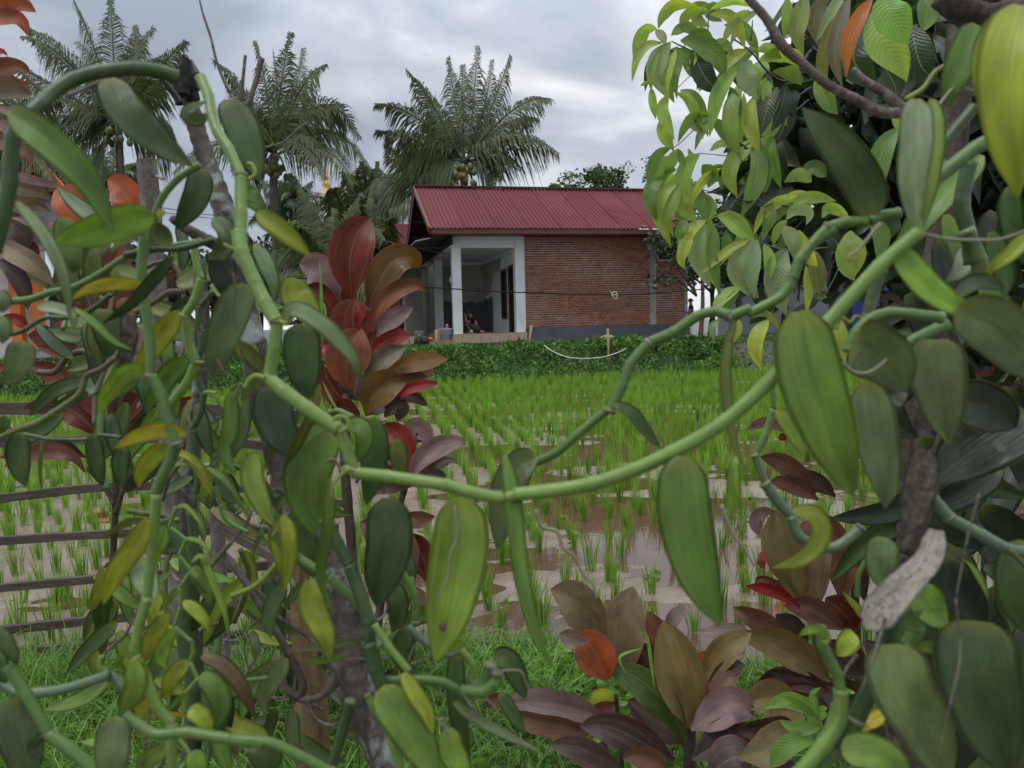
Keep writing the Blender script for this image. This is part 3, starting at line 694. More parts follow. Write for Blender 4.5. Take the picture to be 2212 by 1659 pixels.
# ---------------------------------------------------------------- palms
M_FROND = foliage_mat('palm_frond', (.032, .05, .017), (.075, .105, .034), .6, .24)
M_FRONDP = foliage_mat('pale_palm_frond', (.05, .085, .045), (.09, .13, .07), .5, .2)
M_COCO = simple('coconut', (.12, .12, .04), .5, .4, .3, 3, .2)
def frond(parent, c, mid, tip, mat, ll=.85, nl=86, droop=.55, wid=.055):
    c, mid, tip = map(lambda a: np.array(a, float), (c, mid, tip))
    ts = np.linspace(0, 1, 26)[:, None]; ctl = 2*mid-.5*(c+tip); pts = (1-ts)**2*c+2*ts*(1-ts)*ctl+ts**2*tip
    tv, tf, tuv = tube_geo(pts, np.linspace(.055, .01, 26), 5); V = [tv]; F4 = [list(q) for q in tf]; nv = len(tv)
    f = np.linspace(.10, 1, nl); i = f*25; i0 = np.minimum(i.astype(int), 24); fr_ = (i-i0)[:, None]; p = pts[i0]*(1-fr_)+pts[i0+1]*fr_
    T = pts[i0+1]-pts[i0]; T /= np.linalg.norm(T, axis=1)[:, None]; S = np.cross(T, [0, R(.5, 1.0)*random.choice((-1, 1)), R(.6, 1.)]); sn = np.linalg.norm(S, axis=1)[:, None]
    S = np.where(sn > .05, S/(sn+1e-9), np.array([[1., 0, 0]])); roll = R(-.5, .5); B = np.cross(S, T); S = S*math.cos(roll)+B*math.sin(roll)
    L = ll*1.3*(np.sin(np.clip(f*1.05+.12, 0, 1)*math.pi)**.45*.75+.3)*(1-.35*f); gaps = rng.random(nl)
    for sd in (-1, 1):
        Ls = (L*rng.uniform(.82, 1.12, nl)*np.where(rng.random(nl) < .06, .4, 1))[:, None]
        d = S*sd*.85+T*(.45+.35*f[:, None]); d /= np.linalg.norm(d, axis=1)[:, None]; dz = np.array([0, 0, -1.])
        j = rng.normal(0, .07, (nl, 3)); p1 = p+(d+j)*Ls*.45+dz*Ls*droop*.12; p2 = p+(d+j)*Ls*.9+dz*Ls*droop*rng.uniform(.5, 1.2, (nl, 1))
        wv_ = T*wid*.5; vv = np.stack([p-wv_*.5, p+wv_*.5, p1+wv_, p1-wv_, p2+wv_*.2, p2-wv_*.2], 1).reshape(-1, 3)
        b = nv+np.arange(nl)*6; V.append(vv); nv += len(vv)
        F4 += np.stack([b, b+1, b+2, b+3], -1).tolist()+np.stack([b+3, b+2, b+4, b+5], -1).tolist()
    return mesh('frond', np.concatenate(V), F4, mat, parent, True)
def palm(label, cx, cy, d, fr, trunkbase=None, tw=.17, nuts=True, mat=None, nextra=10, ll=1.0, fl=4.2, zbase=.8, wid=.055, nl=86):
    c = P(cx, cy, d); mat = mat or M_FROND
    tb = np.array([*(P(*trunkbase, d)[:2] if trunkbase else c[:2]), zbase])
    root = thing('palm_tree', label, 'palm tree', tb, 0, 'coconut palms around the house')
    tp = [tb, tb+(c-tb)*[.35, .35, .33]+[.1, 0, 0], tb+(c-tb)*[.75, .75, .7], c-[0, 0, .1]]; sp_ = spline(tp, 10); nr = len(sp_)
    v, f, uv = tube_geo(sp_, [tw*(1.25-.4*i/nr)*(1+.05*(i % 2)) for i in range(nr)], 12); mesh('trunk', v, f, M_PALMB, root, uv=uv)
    for q in fr:
        mx_, my_, tx, ty = q[:4]; dd = q[4] if len(q) > 4 else R(-.35, .35)
        r = math.hypot(tx-cx, ty-cy)*d/FPX; dep = dd*r*1.2
        c2 = c+rng.normal(0, .07, 3)
        frond(root, c2, P(mx_, my_, d+dep*.45), P(tx, ty, d+dep), mat, ll*R(.85, 1.1), droop=R(.6, 1.1), wid=wid, nl=nl)
    for k in range(nextra):
        a = R(0, 6.28); el_ = R(-.35, 1.0); L = fl*R(.75, 1.05); dr = np.array([math.cos(a)*math.cos(el_), math.sin(a)*math.cos(el_), math.sin(el_)])
        if abs(dr[1]) < .45: dr[1] = .6*(1 if dr[1] > 0 else -1)
        frond(root, c, c+dr*L*.5+[0, 0, .25], c+dr*L*.92+[0, 0, -L*.22*math.cos(el_)], mat, ll*R(.8, 1), droop=R(.5, 1), wid=wid, nl=nl)
    if nuts:
        for k in range(15):
            a = -math.pi/2+R(-1.9, 1.9); p = c+[math.cos(a)*R(.25, .55), math.sin(a)*R(.25, .55), R(-.95, -.15)]
            MB().lathe(p, [(.02, -.14), (.09, -.10), (.125, 0), (.1, .1), (.03, .15)], 9).build('coconut', M_COCO, root, True)
        for k in range(5):
            a = R(0, 6.28); MB().tube([c, c+[math.cos(a)*.3, math.sin(a)*.3, -.2], c+[math.cos(a)*.5, math.sin(a)*.5, -.75]], [.05, .04, .02], 5).build('fruit_stalk', M_FRONDP, root, True)
    return root
palm('tallest coconut palm at the upper left with hanging green coconuts and a straight slender trunk', 255, 262, 30,
     [(245, 120, 238, -8), (205, 110, 160, 0), (150, 128, 62, 62, .1), (330, 165, 400, 88), (320, 215, 398, 118), (120, 190, 20, 125), (130, 250, 30, 245), (285, 130, 292, 55), (190, 290, 120, 345), (330, 300, 380, 340), (180, 250, 80, 330), (335, 255, 378, 300), (225, 170, 170, 90, .4), (270, 160, 330, 60, .3), (215, 320, 190, 385), (150, 220, 60, 185, .5)], (262, 470), nextra=4, tw=.15)
palm('middle coconut palm behind the vine arch with long fronds drooping to the right', 590, 330, 29,
     [(605, 200, 628, 72), (578, 210, 552, 90), (645, 200, 700, 140), (530, 205, 462, 130), (530, 260, 478, 250), (700, 232, 775, 300), (700, 280, 800, 365), (560, 290, 500, 360), (640, 250, 735, 225), (690, 320, 765, 395), (600, 230, 590, 110, .4), (545, 240, 500, 170, .3), (655, 290, 720, 350), (545, 330, 515, 400), (630, 220, 655, 105, .3)], (584, 500), nextra=3, tw=.16)
palm('coconut palm standing straight behind the ridge of the red roof', 1002, 352, 31,
     [(935, 228, 880, 152), (905, 258, 812, 226), (900, 305, 815, 283), (985, 235, 968, 125), (1022, 225, 1032, 100), (1065, 225, 1102, 120), (1105, 240, 1188, 215), (1110, 300, 1206, 332), (1090, 270, 1160, 255), (1060, 350, 1085, 388), (935, 330, 860, 345), (960, 350, 905, 385), (1045, 235, 1062, 130, .4), (950, 250, 905, 175, .4), (1000, 235, 1000, 140, .3), (1060, 320, 1130, 365)], (1004, 700), nextra=1, tw=.17)
palm('low palm partly hidden behind the left end of the red roof', 905, 405, 35, [(870, 350, 835, 312), (850, 385, 812, 385), (930, 350, 950, 310), (895, 350, 880, 295), (870, 430, 840, 455), (950, 390, 985, 385), (860, 400, 800, 415), (925, 365, 965, 335), (900, 350, 905, 290)], None, nextra=2, nuts=False)
palm('hazy palm between the dome and the red roof', 797, 430, 44, [(770, 400, 740, 370), (820, 395, 850, 375), (760, 425, 715, 430), (830, 430, 875, 455), (790, 390, 782, 350), (840, 410, 885, 415), (760, 450, 735, 490), (835, 455, 860, 495), (810, 395, 815, 350)], None, nextra=4, nuts=False, fl=3.4, mat=M_FROND)
palm('bushy low palm filling the gap beside the second red roof', 770, 545, 27, [(750, 490, 722, 450), (790, 480, 800, 430), (810, 500, 845, 470), (730, 520, 690, 500), (735, 560, 700, 570), (805, 540, 850, 540), (770, 480, 765, 430), (820, 570, 850, 600)], None, nextra=10, nuts=False, fl=3)
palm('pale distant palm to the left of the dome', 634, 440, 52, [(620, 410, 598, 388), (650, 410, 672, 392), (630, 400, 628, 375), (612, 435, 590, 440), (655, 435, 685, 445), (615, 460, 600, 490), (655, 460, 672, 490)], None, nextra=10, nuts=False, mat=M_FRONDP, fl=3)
palm('dark young palm with upright fronds in front of the dome', 705, 600, 23, [(672, 480, 645, 400), (740, 495, 778, 418), (715, 520, 722, 452), (690, 520, 682, 462), (755, 520, 800, 480), (655, 520, 615, 490), (650, 550, 590, 545), (665, 520, 640, 490), (760, 560, 815, 560), (640, 580, 590, 600)], (705, 700), nextra=4, nuts=False, ll=.7, fl=2.6, nl=80)
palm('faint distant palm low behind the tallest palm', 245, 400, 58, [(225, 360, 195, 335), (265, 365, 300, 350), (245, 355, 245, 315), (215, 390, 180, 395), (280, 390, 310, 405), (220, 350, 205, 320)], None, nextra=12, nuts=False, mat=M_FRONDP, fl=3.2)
palm('palm at the left edge whose ringed trunk leans past the orange columns', -52, 330, 24, [(-20, 290, 25, 278), (-10, 230, 40, 175), (-20, 180, 0, 110), (-5, 260, 60, 222)], (135, 760), nextra=12, tw=.2, nuts=False)

# ---------------------------------------------------------------- broadleaf trees
def tree(name, label, base, h, cr, n, mat, leaf=.16, cat='tree', squash=.8, trunk=.12, clumps=16, group=None, trunkm=None, fork=True):
    root = thing(name, label, cat, base, 0, group); base = np.array(base, float); top = base+[0, 0, h-cr*.7]
    sp_ = spline([base, base+[cr*.06, 0, h*.3], top], 6); v, f, uv = tube_geo(sp_, np.linspace(trunk, trunk*.45, len(sp_)), 9); mesh('trunk', v, f, trunkm or M_BARKD, root, uv=uv)
    cs = []
    for k in range(clumps):
        a = R(0, 6.28); b = math.asin(R(-.5, 1)); q = R(.45, .95)*cr; c = np.array([math.cos(a)*math.cos(b)*q, math.sin(a)*math.cos(b)*q, math.sin(b)*q*squash])+base+[0, 0, h-cr*squash]; cs.append((c, cr*R(.22, .42)))
    for k in range(5):
        c = cs[k][0]; s_ = sp_[-5+k % 4]; v, f, uv = tube_geo(spline([s_, (s_+c)/2+[0, 0, .1*cr], c], 4), np.linspace(trunk*.45, trunk*.1, 9), 6); mesh('limb', v, f, trunkm or M_BARKD, root, uv=uv)
    pp = []
    for k in range(n):
        c, r = cs[random.randrange(clumps)]; d = rng.normal(size=3); d /= np.linalg.norm(d); pp.append(c+d*r*R(.5, 1.05)*[1, 1, .8])
    V, F, U_ = leafcloud(np.array(pp), rng.uniform(leaf*.7, leaf*1.25, n), .5, .1); mesh('crown', V, F, mat, root, uv=U_)
    return root
def base_at(x, d, z=.9): p = P(x, 700, d); return (p[0], p[1], z)
tree('broadleaf_tree', 'rounded dark green tree crown rising behind the middle of the roof ridge', base_at(1290, 42), 8.9, 1.9, 3000, M_CROWN, .22)
tree('broadleaf_tree', 'small clump of tree top just left of the rounded crown above the ridge', base_at(1208, 44), 8.2, .9, 900, M_CROWN, .2, clumps=8)
tree('slender_tree', 'thin airy tree top above the right end of the roof', base_at(1405, 34), 7.9, 1.1, 520, M_CROWN, .12, clumps=10)
for i, (x, d, h, cr_) in enumerate(((1560, 36, 6.0, 2.6), (1700, 42, 7.5, 3.2), (1830, 38, 6.5, 3), (1985, 36, 7, 3), (2140, 33, 6, 2.8), (2300, 34, 7, 3))):
    tree('garden_tree', ['leafy garden tree just right of the brick house', 'tall garden tree behind the white building', 'dense garden tree over the blue door', 'dark tree behind the vine stems on the right', 'bushy tree near the right edge behind the paddy', 'tree outside the right edge of the garden'][i], base_at(x, d), h, cr_, 3200, M_CROWN, .25)
for i, (x, d, h, cr_) in enumerate(((560, 38, 4.5, 2.4), (700, 46, 5.5, 3), (640, 40, 4, 2.4), (800, 47, 5.5, 3), (420, 42, 5.5, 3), (300, 42, 5, 2.8), (190, 36, 3.8, 2), (500, 33, 4.2, 2.2), (455, 37, 4.8, 2.4), (600, 34, 4.0, 2.2), (370, 35, 4.6, 2.3), (675, 35, 3.8, 2.0))):
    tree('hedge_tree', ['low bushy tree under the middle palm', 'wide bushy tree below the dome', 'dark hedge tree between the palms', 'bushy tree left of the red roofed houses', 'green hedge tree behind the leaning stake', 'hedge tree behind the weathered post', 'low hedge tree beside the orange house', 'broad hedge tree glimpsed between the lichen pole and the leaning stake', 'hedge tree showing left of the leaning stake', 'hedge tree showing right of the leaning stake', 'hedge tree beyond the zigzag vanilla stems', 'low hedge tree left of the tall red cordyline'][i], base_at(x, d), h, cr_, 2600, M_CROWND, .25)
for i, (x, d, h, cr_) in enumerate(((1535, 27, 3.0, 1.3), (1590, 26, 4.4, 1.7), (1690, 27, 4.0, 1.8), (1790, 27, 4.2, 1.8), (1900, 28, 3.4, 1.7))):
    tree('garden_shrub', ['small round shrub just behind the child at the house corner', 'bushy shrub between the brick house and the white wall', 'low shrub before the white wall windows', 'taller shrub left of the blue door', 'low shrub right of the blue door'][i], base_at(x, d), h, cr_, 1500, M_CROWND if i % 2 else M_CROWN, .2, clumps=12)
# shrub at the house corner
sb = tree('corner_shrub', 'small tree with forked brown trunk and glossy leaves at the corner of the brick house', base_at(1513, 23.4, .92), 3.9, 1.25, 1100, M_CROWND, .15, trunk=.08, clumps=15, squash=.85, trunkm=barkmat('shrub_bark', (.10, .05, .035), (.2, .11, .08), (.2, .2, .18), 20, .2))
V = []
for (mx_, my_, tx, ty) in ((1440, 520, 1402, 498), (1450, 600, 1400, 610), (1440, 545, 1410, 530), (1480, 560, 1450, 500)):
    a = P(1505, 640, 23.3); v, f, uv = tube_geo(spline([a, P(mx_, my_, 23.2), P(tx, ty, 23.1)], 6), np.linspace(.03, .008, 13), 6); mesh('limb', v, f, M_BARKD, sb, uv=uv)
    sp_ = spline([a, P(mx_, my_, 23.2), P(tx, ty, 23.1)], 40)[24:]; V.append(sp_[rng.integers(0, len(sp_), 90)]+rng.normal(0, .14, (90, 3)))
V, F, U_ = leafcloud(np.concatenate(V), rng.uniform(.1, .2, 360), .5, -.2); mesh('foliage', V, F, foliage_mat('shrub_leaf', (.03, .05, .03), (.08, .12, .05), .4, .15), sb, uv=U_)
# the right hand dark leafy mass behind the vines is a big near tree (see below)

# ---------------------------------------------------------------- people (skin modifier bodies)
def skinobj(name, joints, edges, radii, mat, parent, sub_=1, color=None):
    me = bpy.data.meshes.new(name); me.from_pydata([tuple(j) for j in joints], edges, []); me.update()
    o = bpy.data.objects.new(name, me); col.objects.link(o); o.modifiers.new('skin', 'SKIN')
    me.skin_vertices[0] if me.skin_vertices else None
    if not me.skin_vertices:
        bm = bmesh.new(); bm.from_mesh(me); bm.verts.layers.skin.verify(); bm.to_mesh(me); bm.free()
    sv = me.skin_vertices[0].data
    for i, r in enumerate(radii): sv[i].radius = (r, r) if not isinstance(r, tuple) else r
    sv[0].use_root = True
    s = o.modifiers.new('sub', 'SUBSURF'); s.levels = sub_; s.render_levels = sub_
    dg = bpy.context.evaluated_depsgraph_get(); dg.update(); m2 = bpy.data.meshes.new_from_object(o.evaluated_get(dg)); bpy.data.objects.remove(o)
    m2.materials.clear(); m2.materials.append(mat); m2.name = name
    m2.polygons.foreach_set('use_smooth', np.full(len(m2.polygons), True))
    o = link_mesh(name, m2, parent, True, color); return o
def person(label, base, h, face, J, shirt, pants, group=None, hair_long=False, sleeve=.6, leglen=1.0, hand_to=None):
    """J: joint dict in body units (1 = height), x right of the figure, y towards where it faces, z up"""
    root = thing('person', label, 'person', base)
    ca, sa = math.cos(face), math.sin(face); b = np.array(base, float)
    def X(p): p = np.array(p, float)*h; return b+[p[0]*ca-p[1]*sa, p[0]*sa+p[1]*ca, p[2]]
    names = ['pelvis', 'belly', 'chest', 'neckb', 'head0', 'head1', 'shL', 'elL', 'wrL', 'shR', 'elR', 'wrR', 'hipL', 'knL', 'anL', 'toL', 'hipR', 'knR', 'anR', 'toR']
    rad = dict(pelvis=.075, belly=.068, chest=.078, neckb=.035, head0=.044, head1=.052, shL=.04, elL=.025, wrL=.018, shR=.04, elR=.025, wrR=.018, hipL=.055, knL=.036, anL=.023, toL=.02, hipR=.055, knR=.036, anR=.023, toR=.02)
    E_ = [('pelvis', 'belly'), ('belly', 'chest'), ('chest', 'neckb'), ('neckb', 'head0'), ('head0', 'head1')]
    for s in 'LR': E_ += [('chest', 'sh'+s), ('sh'+s, 'el'+s), ('el'+s, 'wr'+s), ('pelvis', 'hip'+s), ('hip'+s, 'kn'+s), ('kn'+s, 'an'+s), ('an'+s, 'to'+s)]
    js = [X(J[n]) for n in names]; rr = [rad[n]*h for n in names]; ed = [(names.index(a), names.index(c)) for a, c in E_]
    for s in 'LR':          # five fingers on each hand
        wi = names.index('wr'+s); wpos = np.array(J['wr'+s]); d = wpos-np.array(J['el'+s]); d = d/np.linalg.norm(d); sd = np.cross(d, [0, 0, 1.]); 
        sd = sd/np.linalg.norm(sd) if np.linalg.norm(sd) > .2 else np.array([0, 1., 0]); dn = np.cross(sd, d)
        pi = len(js); js.append(X(wpos+d*.035)); rr.append(.017*h); ed.append((wi, pi))
        for k, (o_, L) in enumerate(((-.018, .036), (-.007, .044), (.004, .042), (.015, .034))):
            i = len(js); js += [X(wpos+d*.05+sd*o_), X(wpos+d*(.05+L*.6)+sd*o_*1.2+dn*.006)]; rr += [.0065*h, .0055*h]; ed += [(pi, i), (i, i+1)]
        i = len(js); js += [X(wpos+d*.025-sd*.026), X(wpos+d*.045-sd*.034)]; rr += [.007*h, .006*h]; ed += [(pi, i), (i, i+1)]
    skinobj('body', js, ed, rr, M_SKIN, root)
    def seg(ns, scl, nm, c_, extra=0):
        k = [names.index(n) for n in ns]; e2 = [(ns.index(a), ns.index(c)) for a, c in E_ if a in ns and c in ns]
        return skinobj(nm, [js[i] for i in k], e2, [rr[i]*scl+extra for i in k], M_CLOTH, root, color=c_)
    # sleeves end at the elbow
    k = ['chest', 'belly', 'pelvis', 'shL', 'shR']; jj = [js[names.index(n)] for n in k]
    jj = [js[names.index('belly')], js[names.index('chest')], js[names.index('pelvis')]+[0, 0, .02*h], js[names.index('shL')], js[names.index('shR')],
          js[names.index('shL')]*(1-sleeve)+js[names.index('elL')]*sleeve, js[names.index('shR')]*(1-sleeve)+js[names.index('elR')]*sleeve, js[names.index('chest')]*.5+js[names.index('neckb')]*.5]
    skinobj('shirt', jj, [(0, 1), (0, 2), (1, 3), (1, 4), (3, 5), (4, 6), (1, 7)], [a*h for a in (.082, .09, .085, .05, .05, .042, .042, .055)], M_CLOTH, root, color=shirt)
    seg(['pelvis', 'hipL', 'knL', 'hipR', 'knR']+(['anL', 'anR'] if leglen > .8 else []), 1.22, 'trousers', pants)
    hd = (js[4]+js[5])/2; up = js[5]-js[3]; up /= np.linalg.norm(up); fwd = np.array([-sa, ca, 0.])
    r = .066*h
    hv = MB().lathe((0, 0, 0), [(r*.98, -.15*r), (r*1.05, .3*r), (r*.95, .7*r), (r*.6, 1.02*r), (.05*r, 1.15*r)], 14); vv = np.array(hv.v)
    vv[:, 2] *= 1.05; ax3 = np.array([np.cross(fwd, up), fwd, up]); back_ = -fwd*.16*r+up*.12*r; Vh = vv@ax3+hd+back_
    if hair_long:
        b2 = MB().lathe((0, 0, 0), [(r*.5, -2.3*r), (r*.75, -1.2*r), (r*.8, 0), (r*.5, .5*r)], 10); vb = (np.array(b2.v)*[1, .6, 1])@ax3+hd-fwd*.55*r; n0 = len(Vh)
        Vh = np.concatenate([Vh, vb]); hv.f += [tuple(i+n0 for i in q) for q in b2.f]
    mesh('hair', Vh, hv.f, M_HAIR, root)
    fm = MB(); sdv = np.cross(fwd, up)
    for s in (-1, 1): fm.box(hd+fwd*r*.93+sdv*s*r*.36-up*r*.02, (r*.26, r*.1, r*.1), ax=(sdv, fwd, up))
    fm.box(hd+fwd*r*.9-up*r*.62, (r*.42, r*.12, r*.08), ax=(sdv, fwd, up)); fm.build('eyes_and_mouth', M_HAIR, root)
    nm = MB().box(hd+fwd*r*1.0-up*r*.25, (r*.2, r*.25, r*.3), ax=(sdv, fwd, up))
    for s in (-1, 1): nm.box(hd+sdv*s*r*1.0-up*r*.15, (r*.14, r*.25, r*.42), ax=(sdv, fwd, up))
    nm.build('nose_and_ears', M_SKIN, root)
    return root
STAND = dict(pelvis=(0, 0, .52), belly=(0, 0, .62), chest=(0, 0, .74), neckb=(0, 0, .835), head0=(0, .01, .89), head1=(0, .015, .945),
             shL=(-.105, 0, .80), elL=(-.135, .0, .635), wrL=(-.14, .04, .50), shR=(.105, 0, .80), elR=(.135, 0, .635), wrR=(.14, .04, .50),
             hipL=(-.052, 0, .48), knL=(-.055, .01, .27), anL=(-.057, -.01, .04), toL=(-.06, .07, .02), hipR=(.052, 0, .48), knR=(.055, .01, .27), anR=(.057, -.01, .04), toR=(.06, .07, .02))
def pose(**k): d = dict(STAND); d.update(k); return d
p = P(866, 745, 26.5)
person('woman in blue T shirt and dark trousers standing by the porch pillars behind red leaves', (p[0], p[1], .95), 1.52, math.radians(150), pose(), (.012, .03, .28), (.02, .02, .03), hair_long=True)
p = P(1493, 729, 24.6)
person('child in black T shirt and white trousers standing at the corner of the house', (p[0], p[1], .93), 1.22, math.radians(80), pose(elL=(-.12, .03, .65), wrL=(-.03, .11, .63), elR=(.12, .03, .65), wrR=(.03, .11, .65)), (.012, .012, .014), (.55, .55, .56))
p = H(-1.35, .75, 1.217)
SIT = dict(pelvis=(0, 0, .09), belly=(0, .03, .17), chest=(0, .09, .28), neckb=(0, .15, .36), head0=(0, .18, .41), head1=(0, .19, .465),
           shL=(-.1, .10, .33), elL=(-.11, .25, .22), wrL=(-.03, .27, .37), shR=(.1, .10, .33), elR=(.12, .20, .20), wrR=(.06, .30, .18),
           hipL=(-.055, .02, .09), knL=(-.09, .25, .21), anL=(-.07, .16, .03), toL=(-.07, .24, .02), hipR=(.055, .02, .09), knR=(.09, .25, .19), anR=(.07, .16, .03), toR=(.07, .24, .02))
person('man in a black shirt squatting on the porch floor with his hand at his mouth', p, 1.45, math.radians(95), SIT, (.01, .01, .012), (.05, .045, .04), leglen=.5)
p = P(113, 744, 19)
person('child in a bright blue shirt bending forward beside the leaning palm trunk', (p[0], p[1], .93+.25), 1.15, math.radians(70), SIT, (.01, .16, .75), (.02, .02, .03), leglen=.5)
MB().box((p[0], p[1]+.1, 1.05), (.8, .5, .22)).box((p[0], p[1]+.1, 1.175), (.86, .56, .03)).build('ledge', M_CONC, None)
tag(bpy.data.objects['ledge'], 'low concrete ledge the child in blue is perched on', 'ledge')

# ---------------------------------------------------------------- props by the porch
def at_v(x, y, v): u, z = loc_uz(x, y, v); return H(u, v, z)
def top(o, label, cat, group=None): return tag(o, label, cat, group)
q = at_v(905, 736, -1.2); q[2] = .98
t_ = thing('tree_stump', 'cut tree stump standing at the left end of the porch', 'stump', q)
MB().lathe(q, [(.15, 0), (.135, .2), (.14, .36), (.12, .37)], 12).build('bark', M_BARK, t_, True)
top(MB().lathe(q+[.2, -.1, 0], [(.11, 0), (.1, .16), (.09, .2)], 10).build('tree_stump', M_BARKD, None, True), 'smaller dark stump right beside the tall stump', 'stump')
for i, (x, w_) in enumerate(((943, .1), (948, .07))):
    q = at_v(x, 740, -.6); q[2] = .98
    top(MB().bar(q, q+[.03*i, .12, .38], w_, .04).build('wood_offcut', simple('pale_wood%d' % i, (.3-.12*i, .2-.09*i, .11-.05*i), .7, .2, .3, 8, .3), None), ['pale wooden offcut leaning on the porch edge', 'darker plank piece leaning beside the pale offcut'][i], 'plank')
q = H(-2.0, -.02+.0, 1.22)+ud*-.75; q = at_v(962, 726, -.02); q[2] = 1.0
bk = thing('basket', 'blue and grey plastic basket of dishes on the porch edge', 'basket', q)
q = at_v(963, 726, .35); q[2] = 1.2
bk.location = tuple(q)
m_ = MB(); m_.box(q+[0, 0, .09], (.40, .28, .01))
for s in (-1, 1): m_.box(q+[s*.2, 0, .09], (.012, .28, .18)); m_.box(q+[0, s*.14, .09], (.4, .012, .18))
mesh('tub', m_.v, m_.f, M_ANY, bk, False, color=(.12, .16, .22)); MB().box(q+[0, -.14, .18], (.44, .02, .025)).box(q+[0, .14, .18], (.44, .02, .025)).box(q+[.22, 0, .18], (.02, .3, .025)).box(q+[-.22, 0, .18], (.02, .3, .025)).build('rim', M_ANY, bk, color=(.45, .47, .5))
for k in range(6): MB().lathe(q+[R(-.14, .14), R(-.08, .08), R(.1, .14)], [(.03, 0), (.06, .04), (.055, .045)], 8).build('dish', M_ANY, bk, True, color=(.5, .52, .54))
q2 = q+[.03, .2, 0]
bt = thing('water_bottle', 'pink plastic bottle with white cap behind the basket', 'bottle', q2)
MB().lathe(q2, [(.07, 0), (.075, .05), (.07, .22), (.035, .27)], 14).build('bottle_body', M_ANY, bt, True, color=(.55, .1, .16)); MB().lathe(q2+[0, 0, .27], [(.035, 0), (.038, .05), (.03, .06)], 12).build('cap', M_ANY, bt, True, color=(.6, .5, .52))
q = at_v(1041, 721, .3); q[2] = 1.217
mg = thing('mug', 'small pink mug on the porch floor right of the squatting man', 'mug', q)
MB().lathe(q, [(.045, 0), (.05, .09), (.044, .09), (.04, .01)], 12).build('cup', M_ANY, mg, True, color=(.6, .12, .16)); MB().tube([q+[.045, 0, .07], q+[.08, 0, .06], q+[.08, 0, .03], q+[.045, 0, .02]], .008, 6).build('handle', M_ANY, mg, True, color=(.6, .12, .16))
q = at_v(1019, 722, .25); q[2] = 1.217
top(MB().lathe(q, [(.03, 0), (.038, .11), (.034, .11), (.028, .01)], 12).build('drinking_glass', M_ANY, None, True, color=(.4, .42, .4)), 'drinking glass on the porch floor in front of the squatting man', 'glass')
q = at_v(930, 731, -.5); q[2] = 1.0
top(MB().lathe(q, [(.02, 0), (.09, .04), (.1, .09), (.05, .15), (.01, .16)], 12).build('orange_pot', M_ANY, None, True, color=(.5, .08, .02)), 'small red orange plastic bowl between stump and planks', 'bowl')
q = at_v(927, 741, -.9); q[2] = .97
top(MB().tube([q+[.13*math.cos(a), .03*math.sin(a), .07+.07*math.sin(a*1.0)] for a in np.linspace(0, 6.28, 14)], .018, 6).build('hose_coil', M_ANY, None, True, color=(.1, .11, .13)), 'dark coil of hose lying on the ground before the porch', 'hose')
top(MB().bar(H(-3.2, -1.0, .97), H(-2.35, -.75, 1.0), .06, .12).build('timber', simple('raw_timber', (.3, .2, .12), .7, .2, .3, 6, .3), None), 'raw timber beam lying left of the porch steps', 'beam')
# bamboo stakes
M_BAM = simple('bamboo', (.24, .17, .08), .6, .3, .3, 8, .2)
for i, (x, y, x2, y2) in enumerate(((1148, 703, 1142, 752), (1313, 710, 1315, 780))):
    a = P(x, y, 21.6-.6*i); b = P(x2, y2, 21.4-.6*i)
    v, f, uv = tube_geo([a, (a+b)/2, b-[0, 0, .3]], .035, 8); o = mesh('bamboo_stake', v, f, M_BAM); tag(o, ['leaning bamboo stake at the corner of porch and brick wall', 'upright bamboo stake in the weeds before the brick wall'][i], 'stake')
def hang(name, label, cat, pts, r, mat, color=None, d=None, n=6, per=8):
    p = spline([P(*q) for q in pts], per); v, f, uv = tube_geo(p, r, n); o = mesh(name, v, f, mat, None, uv=uv, color=color); tag(o, label, cat); return o
hang('white_hose', 'white hose looping over the bank weeds before the brick wall', 'hose', [(1175, 746, 20.8), (1200, 762, 20.5), (1235, 773, 20.2), (1290, 773, 20.2), (1325, 765, 20.3), (1352, 753, 20.8)], .010, M_ANY, (.6, .62, .62))
hang('white_pipe', 'white pipe sagging above bare soil right of the house', 'pipe', [(1520, 746, 22.4), (1560, 752, 22.6), (1600, 753, 23), (1650, 749, 23.6)], .015, M_ANY, (.6, .62, .62))
hang('power_cable', 'twisted black cable strung across in front of the porch and brick wall', 'cable', [(640, 600, 19), (850, 614, 20), (935, 621, 20), (1060, 629, 20.3), (1135, 632, 20.5), (1300, 636, 21), (1400, 634, 21.3), (1560, 621, 22), (1800, 600, 24)], .016, M_BLACK)
hang('rope_knot', 'frayed pale rope knotted on the black cable', 'rope', [(1318, 629, 20.9), (1324, 637, 20.95), (1333, 637, 20.9), (1330, 646, 20.9), (1322, 636, 20.85), (1330, 630, 20.9), (1334, 636, 20.9)], .012, M_ANY, (.5, .45, .3))
hang('wall_wire', 'thin wire sagging diagonally across the brick wall', 'wire', [(1400, 548, 24.2), (1372, 590, 24.0), (1330, 650, 23.6), (1290, 708, 23.0)], .007, M_BLACK)
hang('rope_loop', 'pale rope loop tied round the front porch pillar', 'rope', [(974, 598, 23.3), (972, 607, 23.2), (976, 606, 23.2), (973, 612, 23.2)], .012, M_ANY, (.5, .48, .42))
hang('overhead_wire', 'upper thin overhead wire crossing low in the sky at the left', 'wire', [(345, 448, 28), (462, 465, 30), (640, 470, 34), (880, 466, 38)], .012, M_BLACK)
hang('overhead_wire', 'lower thin overhead wire crossing low in the sky at the left', 'wire', [(345, 458, 28), (462, 472, 30), (640, 478, 34), (860, 476, 38)], .012, M_BLACK)
for i, (x, y) in enumerate(((1741, 0), )): pass
